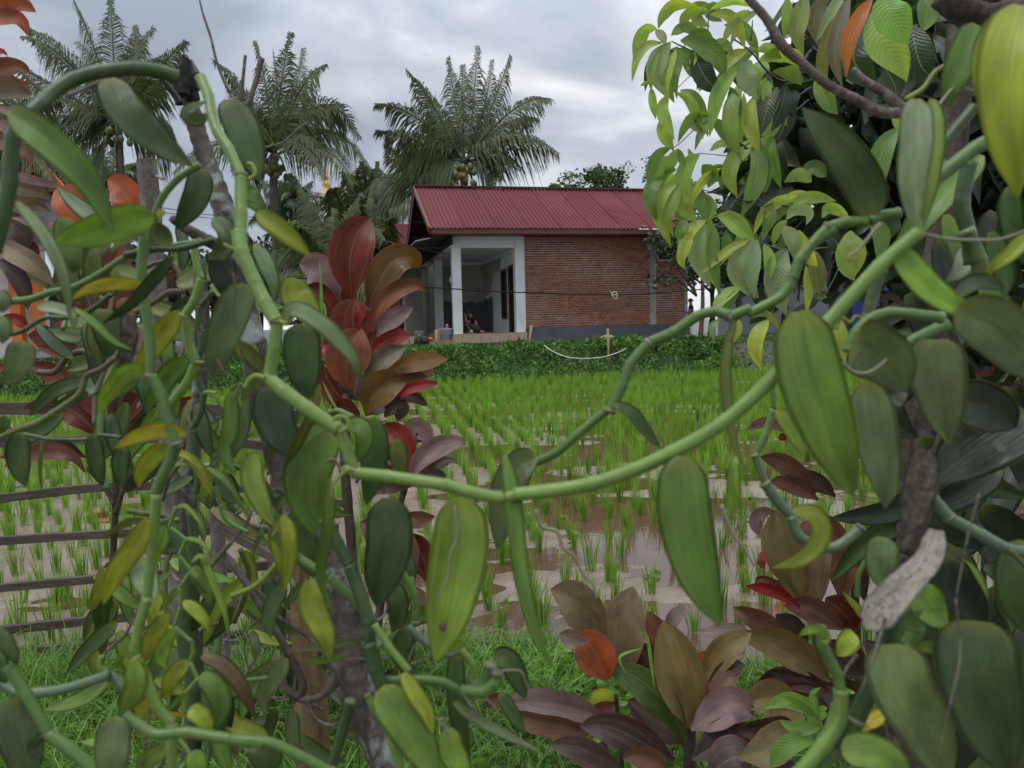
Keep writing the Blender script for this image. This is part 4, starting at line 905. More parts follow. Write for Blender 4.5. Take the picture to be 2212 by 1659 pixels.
lg = P(1590, 752, 23.3); o = MB().tube(spline([P(1530, 744, 23.4), P(1620, 742, 24.2), P(1720, 735, 25)], 5), np.linspace(.2, .15, 11), 10).build('fallen_log', M_BARKD, None, True); tag(o, 'old brown log lying on bare soil right of the house', 'log')
rk = P(1355, 750, 21.2); o = MB().lathe(H(2.0, -1.9, .92), [(.05, 0), (.22, .03), (.24, .1), (.1, .17), (.02, .18)], 9).build('cement_lump', M_CONC, None, False); tag(o, 'pale lump of cement on the bank top before the plinth', 'rubble')

# ---------------------------------------------------------------- fence
M_RAIL = simple('weathered_bamboo', (.085, .068, .055), .8, .2, .35, 14, .5, stretch=(.25, 1, 1), dirt=(.04, .032, .026, .6))
fence = thing('rail_fence', 'weathered fence of split bamboo rails and rough posts along the paddy edge', 'fence', G(300, 1400, .05))
rails = [((-60, 882), (420, 884), (720, 905), 26, 3.45), ((-60, 958), (420, 948), (720, 985), 19, 3.42), ((-60, 1084), (270, 1050), (720, 1062), 18, 3.38), ((-60, 1172), (300, 1150), (730, 1140), 17, 3.36), ((-60, 1275), (330, 1240), (730, 1210), 17, 3.34), ((-60, 1368), (300, 1330), (710, 1300), 18, 3.32), ((-60, 1418), (300, 1392), (780, 1360), 26, 3.3),
         ((330, 1040), (600, 1063), (760, 1090), 14, 3.2)]
for a, b, c, w_, d in rails:
    A, B_, C_ = P(*a, d), P(*b, d), P(*c, d+.02); hgt = w_*d/FPX
    sp_ = spline([A, B_, C_], 8); mb = MB(); n0 = 0
    for i in range(len(sp_)-1):
        mb.bar(sp_[i], sp_[i+1]+(sp_[i+1]-sp_[i])*.01, .03, hgt*R(.93, 1.07))
    mb.build('rail', M_RAIL, fence)
for (x0, y0, x1, y1, w_, d) in ((610, 900, 590, 1500, 34, 3.28), ):
    a, b = P(x0, y0, d), P(x1, y1, d); MB().bar(a, b, w_*d/FPX, w_*d/FPX, up=(0, 1, 0)).build('post', M_RAIL, fence)
for (x0, y0, x1, y1, w_, d) in ((455, 1128, 600, 1210, 17, 3.1), (480, 1200, 630, 1340, 17, 3.05), (500, 1290, 640, 1400, 18, 3.0), (560, 1345, 830, 1590, 17, 2.6), (760, 1600, 900, 1500, 12, 2.6)):
    a, b = P(x0, y0, d), P(x1, y1, d-.15); MB().bar(a, b, w_*d/FPX, .8*w_*d/FPX, up=(0, 1, 0)).build('brace_pole', M_RAIL, fence)
def squarepost(name, label, pts, w_, d, mat):
    sp_ = spline([P(*q, d) for q in pts], 8); mb = MB(); n = len(sp_); V = []; F = []
    for i, p in enumerate(sp_):
        for k in range(8):
            a = math.pi/8+k*math.pi/4+.3; r = w_*.5*d/FPX*(1.12 if k % 2 else 1.02)*(1+R(-.03, .03)); V.append(p+[math.cos(a)*r, math.sin(a)*r, R(-.004, .004)])
    for i in range(n-1):
        for k in range(8): F.append((i*8+k, i*8+(k+1) % 8, (i+1)*8+(k+1) % 8, (i+1)*8+k))
    F.append(tuple(range(8))[::-1]); F.append(tuple((n-1)*8+k for k in range(8)))
    return V, F
M_OLDW = barkmat('old_post_wood', (.07, .06, .05), (.17, .15, .13), (.25, .25, .23), 26, .4)
V_, F_ = squarepost('', '', [(316, 345), (328, 480), (345, 700), (362, 900), (372, 1100), (385, 1420)], 42, 2.3, M_OLDW)
root = thing('weathered_post', 'grey weathered square wooden post rising above the leaves with a nail near its top', 'post', P(385, 1420, 2.3)); mesh('post_shaft', V_, F_, M_OLDW, root, False)
MB().tube([P(338, 380, 2.27), P(351, 385, 2.24)], .0045, 6).lathe(P(351, 385, 2.24)-[0, 0, .004], [(.008, 0), (.008, .006)], 8).build('nail', M_GMETAL, root)
V_, F_ = squarepost('', '', [(660, 1020), (662, 1200), (668, 1450), (680, 1750)], 70, 1.9, M_OLDW)
o = mesh('brown_post', V_, F_, barkmat('brown_post_wood', (.07, .045, .02), (.16, .115, .055), (.12, .12, .1), 22, .3), None, False); tag(o, 'thick brown wooden post standing in the grass left of the lichen covered trunk', 'post')
V_, F_ = squarepost('', '', [(455, 1000), (470, 1150), (478, 1300), (485, 1480)], 30, 2.1, M_OLDW)
o = mesh('grey_post', V_, F_, M_OLDW, None, False); tag(o, 'thin grey post in the grass right of the lichen pole', 'post')
def trunk(name, label, pts, mat, cat='trunk', rough=.05, parent=None, n=14, per=8):
    """pts: x,y,width px,depth"""
    pts = np.array(pts, float); sp_ = spline(pts, per); pos = np.array([P(a, b, d) for a, b, w_, d in sp_]); rad = sp_[:, 2]*.5*sp_[:, 3]/FPX
    rad = rad*(1+rough*np.sin(np.arange(len(rad))*2.1+len(pts)))
    v, f, uv = tube_geo(pos, rad, n); nn_ = vnoise(v[:, 0]*3+v[:, 1]*5, v[:, 2], .03, 71); ctr = np.repeat(pos, n, 0); v = ctr+(v-ctr)*(1+.35*rough*5*(nn_-.5))[:, None]
    o = mesh(name, v, f, mat, parent, uv=uv)
    if parent is None: tag(o, label, cat)
    return o
# ---------------------------------------------------------------- leaves and vines
# Outlines are noted on enlargements of the scene; every leaf has its own distance, true width, fold and twist.
CROP = dict(A=(0, 0, .336), B=(501.7, 0, .336), C=(0, 501.7, .336), E=(501.7, 501.7, .336), F=(0, 1101.5, .336), G=(501.7, 1101.5, .336),
            H=(1282.1, 0, .336), I=(1691.2, 0, .336), J=(1059.1, 501.7, .336), K=(1616.5, 501.7, .336), L=(1059.1, 1101.5, .336),
            M=(1616.5, 1059.1, .3615), D=(0, 0, 1.0), N=(334.5, 557.4, .2352), O=(334.5, 891.9, .2352))
PROF = dict(v=([0, .03, .1, .28, .5, .7, .85, .95, 1], [.28, .6, .88, 1, .95, .76, .46, .18, 0]),
            c=([0, .08, .22, .45, .7, .87, .96, 1], [.12, .22, .66, 1, .92, .56, .22, .0]), d=([0, .1, .5, .85, .97, 1], [.35, .62, .8, 1, .75, .25]),
            t=([0, .08, .25, .5, .72, .87, .95, 1], [.08, .42, .85, 1, .72, .34, .1, 0]),
            s=([0, .1, .5, .85, 1], [.4, .85, 1, .7, 0]),
            h=([0, .03, .12, .35, .65, .88, 1], [.45, .85, 1, 1, .78, .35, 0]))
COLS = dict(dg=(.052, .098, .021), mg=(.115, .20, .032), lg=(.20, .30, .045), yg=(.26, .31, .03), yl=(.34, .32, .02), gg=(.135, .19, .08), pl=(.26, .34, .2),
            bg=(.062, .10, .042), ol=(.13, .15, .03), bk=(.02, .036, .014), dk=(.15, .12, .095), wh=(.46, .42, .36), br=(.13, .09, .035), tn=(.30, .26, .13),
            rd=(.18, .012, .013), rb=(.085, .014, .009), ob=(.115, .034, .012), oc=(.10, .058, .012), pd=(.12, .11, .075), oo=(.12, .095, .036), pu=(.17, .12, .115), pg=(.14, .12, .07), pk=(.30, .06, .07), og=(.25, .06, .02), dp=(.05, .034, .03), mr=(.13, .06, .045),
            tb=(.20, .31, .06), tg=(.10, .18, .035), ty=(.27, .34, .05), td=(.022, .042, .018), tp=(.20, .27, .13), to=(.40, .12, .02), gb=(.10, .09, .06), wd=(.13, .25, .05))
WORDS = dict(yl='yellow leaf', yg='yellow green leaf', dk='dead brown leaf', wh='dead whitish leaf with ring marks', og='orange leaf', rd='red leaf', pk='pink leaf', to='orange leaf', pl='pale leaf')
def parse(line):
    pts = []; o = dict(w=100, d=.7, c='mg', t=None, p=None, e=None, k=None)
    for tk in line.split():
        if ',' in tk: pts.append(tuple(float(a) for a in tk.split(',')))
        elif tk[0] in 'cpk': o[tk[0]] = tk[1:]
        else: o[tk[0]] = float(tk[1:])
    return pts, o
def leafmesh(name, ctl, width, prof, turn, cup, wave, thick, curl, mat, parent, color, nl=14, nc=8):
    """ctl: world points base->tip, width m"""
    sp_ = spline(ctl, max(3, nl//(len(ctl)-1))); n = len(sp_)
    seg = np.linalg.norm(np.diff(sp_, axis=0), axis=1); s = np.concatenate([[0], np.cumsum(seg)]); L = s[-1]; s = s/L
    T = np.gradient(sp_, axis=0); T /= np.linalg.norm(T, axis=1)[:, None]
    V_ = CAM-sp_; V_ /= np.linalg.norm(V_, axis=1)[:, None]
    S = np.cross(T, V_); S /= np.linalg.norm(S, axis=1)[:, None]; Nn = np.cross(S, T)
    tw = turn + curl*(s-.4); c, d = np.cos(tw)[:, None], np.sin(tw)[:, None]
    S2 = S*c+Nn*d; N2 = Nn*c-S*d
    px, pw = PROF[prof]; w_ = np.interp(s, px, pw); w_ = w_ if prof != 'x' else w_
    if n > 6:
        k = np.array([.25, .5, .25]); w2 = np.convolve(np.pad(w_, 1, 'edge'), k, 'valid'); w2[-1] = 0; w2[0] = w_[0]; w_ = w2
    hw = w_*width*.5/np.maximum(.45, np.cos(np.abs(tw)))
    us = np.linspace(-1, 1, nc+1); ph = R(0, 6)
    top_ = []; bot = []; uv = []
    asym = R(-.06, .06)
    for j, u in enumerate(us):
        prof_c = cup*abs(u)**1.35
        wav = wave*np.sin(s*L/width*R(3.5, 3.7)+ph+(1.4 if u > 0 else 0))*u*u
        q = sp_+S2*(hw*(u+asym*(1-u*u)))[:, None] + N2*(hw*(prof_c+wav))[:, None]
        th_ = thick*(1-u**4)*np.minimum(1, w_*1.5+.15)
        top_.append(q+N2*(th_*.5)[:, None]); bot.append(q-N2*(th_*.5)[:, None]); uv.append(np.stack([np.full(n, u*.5+.5), s], -1))
    m = nc+1
    if thick > 0:
        V = np.concatenate([np.stack(top_, 1).reshape(-1, 3), np.stack(bot, 1).reshape(-1, 3)]); UVs = np.stack(uv, 1).reshape(-1, 2); UVs = np.concatenate([UVs, UVs])
    else: V = np.stack(top_, 1).reshape(-1, 3); UVs = np.stack(uv, 1).reshape(-1, 2)
    idx = np.arange(n*m).reshape(n, m); F = np.stack([idx[:-1, :-1], idx[1:, :-1], idx[1:, 1:], idx[:-1, 1:]], -1).reshape(-1, 4)
    if thick > 0:
        F2 = F[:, ::-1]+n*m; a = idx[:, 0]; e1 = np.stack([a[:-1], a[:-1]+n*m, a[1:]+n*m, a[1:]], -1); b = idx[:, -1]; e2 = np.stack([b[:-1], b[1:], b[1:]+n*m, b[:-1]+n*m], -1)
        F = np.concatenate([F, F2, e1, e2])
    return mesh(name, V, F, mat, parent, True, uv=UVs, color=color)
KIND = dict(v=dict(mat=M_VAN, cup=.33, wave=.045, thick=.0016, prof='v'), c=dict(mat=M_COR, cup=.36, wave=.14, thick=0, prof='c'), t=dict(mat=M_TRE, cup=.28, wave=.03, thick=0, prof='t'), x=dict(mat=M_DEAD, cup=.4, wave=.22, thick=.001, prof='s'))
def leaves(plant, crop, kind, text, ddef=None, jit=.1):
    ox, oy, s_ = CROP[crop]
    for line in text.strip().splitlines():
        line = line.split('#')[0].strip()
        if not line: continue
        pts, o = parse(line); K = KIND['x' if o['c'] in ('dk', 'wh') and kind == 'v' else kind]; d = o['d'] if ddef is None else o['d'] if 'd' in [t[0] for t in line.split() if ',' not in t] else ddef
        pts = [(x*s_+ox, y*s_+oy) for x, y in pts]; w_ = o['w']*s_
        L = sum(math.dist(pts[i], pts[i+1]) for i in range(len(pts)-1))*d/FPX
        e = o['e'] if o['e'] is not None else d+R(-jit, jit)*L
        if kind == 't': pts[-1] = (pts[-1][0]+.14*(pts[-1][0]-pts[-2][0]), pts[-1][1]+.14*(pts[-1][1]-pts[-2][1]))
        n = len(pts); bow = R(.03, .1)*L
        ctl = [P(x, y, d+(e-d)*i/(n-1)-bow*math.sin(math.pi*i/(n-1))) for i, (x, y) in enumerate(pts)]
        t_ = math.radians(o['t']) if o['t'] is not None else R(.1, .6)*random.choice((-1, 1))
        cc = COLS[o['c']]; f = R(.85, 1.15); cc = tuple(a*f*R(.94, 1.06) for a in cc)
        big = w_ > 60
        ob = leafmesh('leaf', ctl, dict(v=.9, t=.86, c=1.06)[kind]*w_*d/FPX, o['p'] or K['prof'], t_, K['cup']*R(.6, 1.3), K['wave']*R(.5, 1.4), K['thick'], R(-.35, .35), K['mat'], plant, cc, 18 if big else 12, 10 if big else 6)
        if o['c'] in WORDS: ob['label'] = WORDS[o['c']]
def stem(plant, crop, text, name='stem', mat=None, nodes=True, rough=0, tens=.42, n=12):
    ox, oy, s_ = CROP[crop]
    for line in text.strip().splitlines():
        line = line.split('#')[0].strip()
        if not line: continue
        pts, o = parse(line); d = o['d']; e = o['e'] if o['e'] is not None else d; m_ = len(pts)
        pts = [(x*s_+ox, y*s_+oy) for x, y in pts]; w_ = o['w']*s_*(1.12 if name == 'stem' and o['w'] > 50 else 1)
        ctl = [P(x, y, d+(e-d)*i/(m_-1)) for i, (x, y) in enumerate(pts)]; per = 8
        sp_ = spline(ctl, per, tens); rad = np.array([w_*.5*(d+(e-d)*i/(len(sp_)-1))/FPX for i in range(len(sp_))])
        if nodes:
            for i in range(0, len(sp_), per): rad[i] *= 1.09
        if name in ('tendril', 'aerial_root', 'twig'): rad *= np.linspace(1.1, .55, len(rad))
        v, f, uv = tube_geo(sp_, rad, n)
        cc = COLS[o['c']]; fz = R(.9, 1.1)
        if nodes and w_ > 15 and name == 'stem':
            for q in (0, -1):
                if random.random() < .6: continue
                c0 = sp_[q]; c1 = sp_[1 if q == 0 else -2]; u_ = (c1-c0)/np.linalg.norm(c1-c0); r0 = rad[q]
                v2, f2, uv2 = tube_geo([c0-u_*r0*.35, c0, c0+u_*r0*.35], [r0*.9, r0*1.07, r0*.98], 12); mesh('node_ring', v2, f2, M_STEM, plant, True, uv=uv2, color=random.choice(((.11, .13, .055), (.08, .10, .04), (.17, .165, .11))))
        mesh(name, v, f, mat or M_STEM, plant, True, uv=uv, color=tuple(a*fz*k_ for a, k_ in zip(cc, (.58, .64, .85))))
def vine(label, x, y, d, group='vanilla vines scrambling over the fence'):
    g = P(x, y, d); return thing('vanilla_vine', label, 'vine', (g[0], g[1], 0.08), 0, group)

# ---- V1 the long light green vine sweeping right across the picture
V1 = vine('thick light green vanilla vine swooping from the left stake across to the upper right', 760, 1000, .58)
stem(V1, 'A', "1290,500 1340,620 1360,735 1400,850 1470,960 1550,1130 w62 d.66 e.62 clg\n1550,1130 1548,1370 1550,1600 w72 d.62 e.6 clg")
stem(V1, 'E', "40,0 60,120 150,330 210,450 285,580 w82 d.6 e.58 clg\n288,575 270,740 238,935 w72 d.58 clg\n225,935 330,1020 480,1130 690,1275 w82 d.58 e.57 clg\n688,1265 730,1380 790,1540 w72 d.57 clg\n780,1545 1000,1570 1200,1600 1380,1625 w72 d.57 e.55 clg")
stem(V1, 'D', "958,1046 1010,1062 1080,1075 1120,1070 w28 d.55 clg\n1112,1068 1190,1060 1280,1045 1370,1015 1450,978 1560,915 1650,835 1780,705 1900,575 1985,500 w31 d.55 e.5 clg")
leaves(V1, 'B', 'v', "-20,640 70,860 150,1090 175,1175 w255 d.72 cdg t20\n160,1370 300,1460 420,1560 512,1660 w150 d.6 cyg t-15\n60,1180 110,1260 170,1330 190,1400 w150 d.7 cmg t10")
leaves(V1, 'A', 'v', "1330,735 1260,770 1200,745 1250,690 1330,650 w90 d.62 cgg t30\n1380,1400 1460,1500 1440,1600 1330,1670 w150 d.62 cgg t25\n1620,1180 1600,1230 1660,1310 w150 d.66 cmg")
leaves(V1, 'E', 'v', """330,560 400,500 560,590 700,720 800,860 785,980 w130 d.55 cgg t35
440,590 445,800 470,960 480,1095 w270 d.68 cdg t8
260,980 280,1200 380,1400 410,1480 w290 d.7 cbg t-12
410,300 400,400 470,500 530,640 w230 d.7 cyg t20
150,80 215,220 260,330 270,450 w130 d.78 cgg t30
215,900 150,820 60,720 20,690 w110 d.64 col t30
190,935 110,970 60,1090 w110 d.62 cgg t40
560,980 500,1150 420,1340 300,1610 w75 d.62 col t50
660,1290 540,1400 480,1620 530,1960 w350 d.62 cmg t-6
730,1240 830,1260 840,1380 780,1500 w140 d.6 cmg t20
880,1190 910,1350 900,1560 860,1760 w210 d.7 cdg t12
1050,1330 1070,1450 1060,1620 w140 d.8 col t25""")
leaves(V1, 'G', 'v', """1010,-80 1020,200 970,420 925,630 w340 d.62 cbg t-10
1450,-80 1460,200 1400,600 1310,985 w420 d.57 clg t6
620,-200 600,100 560,420 645,665 w95 d.55 cmg t45""")
leaves(V1, 'L', 'v', """90,-350 140,-60 190,400 290,800 425,1045 w130 d.56 cmg t35
1235,-345 1240,0 1340,420 1480,755 w385 d.52 cmg t6""")
leaves(V1, 'J', 'v', "290,1450 180,1500 90,1700 45,2050 w250 d.62 cgg t15\n790,1110 900,1170 1000,1290 1105,1400 w95 d.6 cdg t45")
leaves(V1, 'K', 'v', """330,510 400,900 530,1300 680,1715 w450 d.5 cmg t-8 pv
760,960 810,1300 880,1650 880,1780 w300 d.56 cgg t12
960,100 1050,250 1250,430 1525,565 w190 d.51 clg t25
1350,470 1600,600 1800,800 1950,950 w400 d.5 cgg t-14
180,1140 260,1250 350,1430 w125 d.62 clg t25""")
stem(V1, 'G', "1430,-20 1445,90 1445,180 1400,300 1392,420 1345,530 1325,585 w22 d.54 ctn", 'aerial_root', nodes=False, n=8)
stem(V1, 'L', "295,0 330,105 430,140 465,240 540,300 600,420 660,480 685,570 w26 d.6 ctn\n1485,-30 1560,160 1630,250 1700,360 w26 d.6 ctn", 'aerial_root', nodes=False, n=8)
stem(V1, 'E', "610,1480 640,1460 680,1490 690,1550 w26 d.54 cbr\n750,1520 690,1570 650,1620 640,1700 w26 d.54 cyg", 'tendril', nodes=False, n=8)
# ring shaped leaf stalks
stem(V1, 'E', "690,1285 745,1250 735,1195 690,1185 650,1205 w30 d.56 cyg\n300,570 350,585 385,545 375,495 w32 d.565 cyg\n210,935 150,925 110,950 80,1000 w36 d.575 cyg\n780,1535 730,1515 690,1540 w34 d.56 cyg", 'leaf_stalk', nodes=False, n=8)
stem(V1, 'A', "1550,1140 1600,1150 1640,1120 1620,1060 1590,1050 w26 d.62 cyg\n1560,1600 1500,1600 1440,1570 w24 d.6 cyg", 'leaf_stalk', nodes=False, n=8)
MB().lathe(P(956, 1355, .563), [(.0005, -.003), (.0025, -.002), (.0027, .002), (.0005, .003)], 8).build('brown_spot', M_BARKD, V1)

# ---- V2 upper right arch
V2 = vine('bent vanilla vine arching from the middle up to the upper right above the long vine', 1320, 880, .62)
stem(V2, 'J', "270,1490 420,1420 560,1300 740,1150 w52 d.64 e.62 cmg\n770,1150 850,980 900,850 1020,710 w62 d.62 cmg\n1030,705 1180,640 1330,540 1450,510 1530,535 w62 d.62 e.6 cmg\n1530,545 1660,495 w58 d.6 cmg")
stem(V2, 'K', "0,525 90,480 200,420 260,350 280,300 w58 d.6 cmg\n285,300 330,180 430,60 550,-20 w62 d.6 cmg")
stem(V2, 'I', "300,1450 180,1580 120,1680 w60 d.6 cmg\n280,1465 400,1430 540,1425 w60 d.6 cmg\n560,1420 650,1385 740,1370 w60 d.6 cmg")
leaves(V2, 'I', 'v', """545,1395 540,1250 380,980 250,830 120,690 w300 d.6 cdg t-10
850,640 850,900 830,1150 850,1500 w230 d.5 cpl t12
960,640 960,900 930,1200 900,1480 w150 d.56 clg t30
1530,40 1440,400 1450,850 1515,1275 w400 d.45 cyg t10
1450,100 1330,300 1300,500 1345,800 w240 d.5 clg t22
1240,160 1150,380 1080,560 1060,700 w230 d.6 cmg t18""")
leaves(V2, 'J', 'v', "1545,600 1505,850 1530,1200 1580,1400 1645,1540 w88 d.6 col t40\n1560,1800 1570,1500 1600,1420 w110 d.7 clg")
stem(V2, 'J', "1555,540 1560,620 1540,700 w40 d.6 col", 'leaf_stalk')
stem(V2, 'I', "790,640 900,570 980,460 1080,400 1110,370 1070,350 w32 d.62 cyg\n950,750 1030,640 1100,565 1180,570 1250,600 1330,600 1330,560 1280,530 w20 d.6 ctn", 'tendril', nodes=False, n=8)
stem(V2, 'I', "1345,895 1240,950 1150,1020 960,1170 w82 d.58 cmg\n1000,960 1120,820 1230,690 w66 d.68 cdg\n1200,1050 1150,1300 1190,1500 1215,1700 w85 d.72 cdg")
stem(V2, 'K', "1100,5 1250,40 1400,50 1600,48 1700,20 1800,-20 w24 d.52 ctn\n605,840 680,900 760,905 830,870 890,815 w26 d.5 ctn\n850,-60 700,120 640,170 690,180 w22 d.55 ctn\n560,620 600,550 650,580 690,540 740,550 735,520 w26 d.62 cyl", 'tendril', nodes=False, n=8)
stem(V2, 'K', "640,770 690,650 780,560 900,520 1050,528 1240,550 w66 d.58 cmg\n960,760 1080,690 1280,590 w75 d.6 cmg\n850,250 800,400 760,560 w66 d.66 cdg\n1400,0 1480,180 1510,320 w90 d.7 cdg", 'stem')
leaves(V2, 'K', 'v', """680,690 760,720 900,830 1015,1035 w420 d.54 cgg t-12 ph
1190,690 1200,900 1240,1100 1300,1370 w370 d.58 cgg t14 ph
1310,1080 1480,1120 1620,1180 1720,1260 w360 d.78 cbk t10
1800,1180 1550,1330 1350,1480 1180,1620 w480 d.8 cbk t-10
1420,90 1380,200 1330,270 1275,310 w170 d.8 cpl t20
1800,20 1680,130 1580,210 1510,290 w120 d.66 cyg t20
1330,420 1450,330 1560,330 1650,370 w130 d.66 cbg t20
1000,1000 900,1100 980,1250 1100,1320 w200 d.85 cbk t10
1560,0 1650,300 1640,430 w170 d.75 cdg t10
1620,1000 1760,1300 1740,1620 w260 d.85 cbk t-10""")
# dead leaves
leaves(V2, 'K', 'v', "1130,1400 1110,1550 1060,1800 1020,1950 w225 d.56 cdk t10\n1290,640 1330,760 1310,820 w60 d.6 cdk t20\n870,480 900,400 960,460 850,500 w60 d.9 cdk")
leaves(V2, 'M', 'v', "1130,240 1090,400 930,570 700,830 w240 d.55 cwh t-10 pd")

# ---- V3 dark arch at the upper left
V3 = vine('dark green vanilla vine arching over the top left corner', 60, 400, .55)
stem(V3, 'A', "-40,1620 10,1430 60,1180 85,880 150,760 w82 d.52 cdg\n150,760 260,670 330,600 470,510 640,460 850,440 1000,455 1140,495 w80 d.53 e.6 cdg")
leaves(V3, 'A', 'v', """60,715 250,850 540,1130 740,1510 w235 d.5 cmg t-10
700,510 800,700 1030,920 1245,1075 w270 d.6 cdg t10
110,1300 280,1520 400,1780 455,2090 w100 d.5 cgg t35
420,1400 430,1550 480,1700 465,1760 w180 d.64 cmg t15""")

# ---- V4 left column
V4 = vine('vanilla vine with yellow and green leaves hanging left of the leaning stake', 400, 900, .75)
stem(V4, 'A', "1285,1060 1150,1145 1050,1260 990,1390 w46 d.64 cmg\n990,1390 950,1540 920,1680 w50 d.64 cmg\n800,1640 1000,1600 1150,1600 1380,1540 w42 d.7 cdg")
stem(V4, 'C', "925,20 910,300 940,520 965,720 970,920 w56 d.64 cmg\n975,925 1040,1050 1090,1230 1140,1360 w58 d.64 cmg\n1135,1365 1090,1480 1030,1600 1000,1680 w66 d.65 cmg\n0,450 200,430 330,385 460,360 640,270 830,150 1000,110 1290,60 w46 d.72 cmg\n0,670 130,640 290,550 420,550 560,510 650,450 710,400 w30 d.82 cdg")
leaves(V4, 'A', 'v', """985,1390 800,1420 570,1490 345,1565 w240 d.61 clg t14
1300,1090 1260,1250 1180,1400 1130,1480 w190 d.78 cdg t12
950,1470 830,1520 760,1570 710,1620 w75 d.68 cpl t20
700,1545 660,1590 570,1635 w75 d.7 cpl t20
1110,1560 980,1490 840,1540 w170 d.7 col t20
1060,1380 1030,1370 1040,1420 w50 d.6 cyl
1560,1480 1560,1620 1600,1700 w120 d.8 cbg""")
leaves(V4, 'C', 'v', """915,330 720,330 570,365 465,432 w100 d.62 cyl t15
905,300 820,255 760,250 715,285 w110 d.7 cpl t15
1115,150 960,320 820,470 650,592 w95 d.6 cdg t40
480,490 620,600 740,710 865,762 w60 d.6 cmg t40
650,500 690,620 700,720 680,812 w220 d.78 cdg t15
245,480 360,490 460,540 475,640 w90 d.68 cpl t20
820,530 825,650 810,760 790,880 w125 d.72 cdk t10
1140,522 1060,620 960,760 875,935 w160 d.72 cyg t18
940,925 840,890 700,1020 630,1175 w140 d.68 clg t20
1195,815 1100,890 1020,1000 945,1140 w165 d.82 cmg t15
1195,1300 1050,1270 880,1310 735,1390 w125 d.64 cyl t15
1090,1370 990,1430 910,1530 890,1645 w140 d.75 cyg t15
1020,1125 950,1210 880,1345 w70 d.8 clg t25
130,1290 105,1420 130,1550 170,1640 w165 d.68 cdg t15
600,1295 605,1420 630,1530 665,1640 w125 d.75 cdg t15
270,1340 252,1500 270,1680 w28 d.75 cmg t50
140,700 125,800 90,900 35,985 w190 d.66 cgg t15
-20,380 20,440 10,520 w110 d.6 cgg t10
-20,540 20,620 15,720 w120 d.64 cgg t10
1190,1440 1260,1500 1350,1680 w80 d.7 cyg t25
790,1380 770,1480 790,1640 w130 d.9 cdg t10
40,1180 0,1250 -20,1330 w90 d.7 cmg
1230,420 1160,450 1090,510 w60 d.8 cbg t30""")
# zigzag stems in the middle of the left column
V5 = vine('zigzag vanilla stems with small leaves climbing the lichen covered pole', 420, 1000, .8)
stem(V5, 'C', "1250,100 1272,240 1295,300 w50 d.78 clg\n1295,300 1250,440 1185,540 w52 d.78 clg\n1185,540 1210,700 1258,835 w56 d.78 clg\n1258,835 1200,970 1085,1115 w54 d.78 clg\n1085,1115 1090,1250 w40 d.78 clg\n1370,380 1290,470 w38 d.86 cdg\n1285,470 1275,580 1300,650 w40 d.86 cdg\n1300,650 1290,760 1258,840 w40 d.86 cdg\n1268,880 1280,960 1312,1035 w42 d.86 cdg\n1312,1035 1290,1160 1235,1265 w44 d.86 cdg\n1238,1265 1240,1430 1270,1560 1260,1680 w42 d.86 cdg")
stem(V5, 'F', "1130,-20 1090,110 w26 d.78 clg\n1090,110 1195,190 w24 d.78 clg\n1195,190 1150,295 w24 d.78 clg\n1150,295 1230,392 w26 d.78 clg\n1230,392 1158,495 w28 d.78 clg\n1158,495 1165,615 w28 d.78 clg\n1165,615 1122,755 w28 d.78 clg\n1122,755 1235,850 w28 d.77 clg\n1235,850 1242,920 1222,985 w28 d.77 clg\n1222,985 1272,1088 w28 d.76 clg\n1272,1088 1192,1180 w28 d.75 clg\n1192,1180 1190,1300 w28 d.75 clg\n1130,1450 1220,1580 1150,1680 w30 d.7 clg\n1060,60 1180,260 1215,420 1200,560 1180,800 1200,960 1240,1150 1230,1400 w78 d.9 cdg\n1230,0 1260,400 1240,800 1250,1300 w56 d.95 cdg", tens=.3)
stem(V5, 'C', "1190,545 1150,525 w22 d.77 cyl\n1258,835 1310,838 w22 d.77 cyl\n1312,1035 1345,1028 1390,1035 w26 d.85 clg", 'leaf_stalk', nodes=False)
leaves(V5, 'C', 'v', """1590,340 1500,520 1410,760 1370,955 w250 d.66 cgg t-10
1450,130 1420,240 1440,340 1440,425 w190 d.72 cbk t12
1420,180 1440,120 1500,60 1520,0 w100 d.62 cgg t20
1660,850 1560,740 1530,690 w120 d.64 col t25""")
leaves(V5, 'F', 'v', """1050,100 1035,200 1000,280 1040,345 w90 d.76 clg t20
1070,670 1010,760 960,860 905,1010 w130 d.64 cyg t15
1100,760 1050,860 1040,960 1075,1030 w120 d.72 clg t20
1205,970 1140,1030 1090,1110 1070,1225 w130 d.72 cyg t15
1240,370 1290,430 1330,520 1345,610 w125 d.74 cmg t-15
1180,590 1260,650 1320,720 1355,790 w100 d.76 cyg t20
1300,300 1370,480 1440,660 1470,830 w55 d.72 clg t40
1290,1060 1370,1130 1420,1260 1390,1400 w170 d.7 cmg t12
1215,1285 1270,1310 1320,1370 1350,1440 w140 d.68 cyg t15
1235,1550 1260,1640 1280,1760 w150 d.66 clg t15
1205,1325 1080,1310 970,1325 880,1390 w45 d.7 cyl t35
1090,1500 1010,1560 930,1620 900,1750 w130 d.68 clg t15
1400,1440 1430,1560 1480,1700 w130 d.85 cmg
1080,880 1060,1000 980,1100 970,1200 w230 d.95 cgg t10
1190,1175 1140,1220 1050,1310 w45 d.74 clg t30
1000,470 1060,430 1110,400 w60 d.9 cmg
1140,500 1090,560 1020,660 w50 d.76 clg t30
1300,940 1440,1010 1560,1160 1645,1350 w115 d.64 cbr t20
1330,1130 1400,1300 1440,1450 w150 d.9 cdg""")
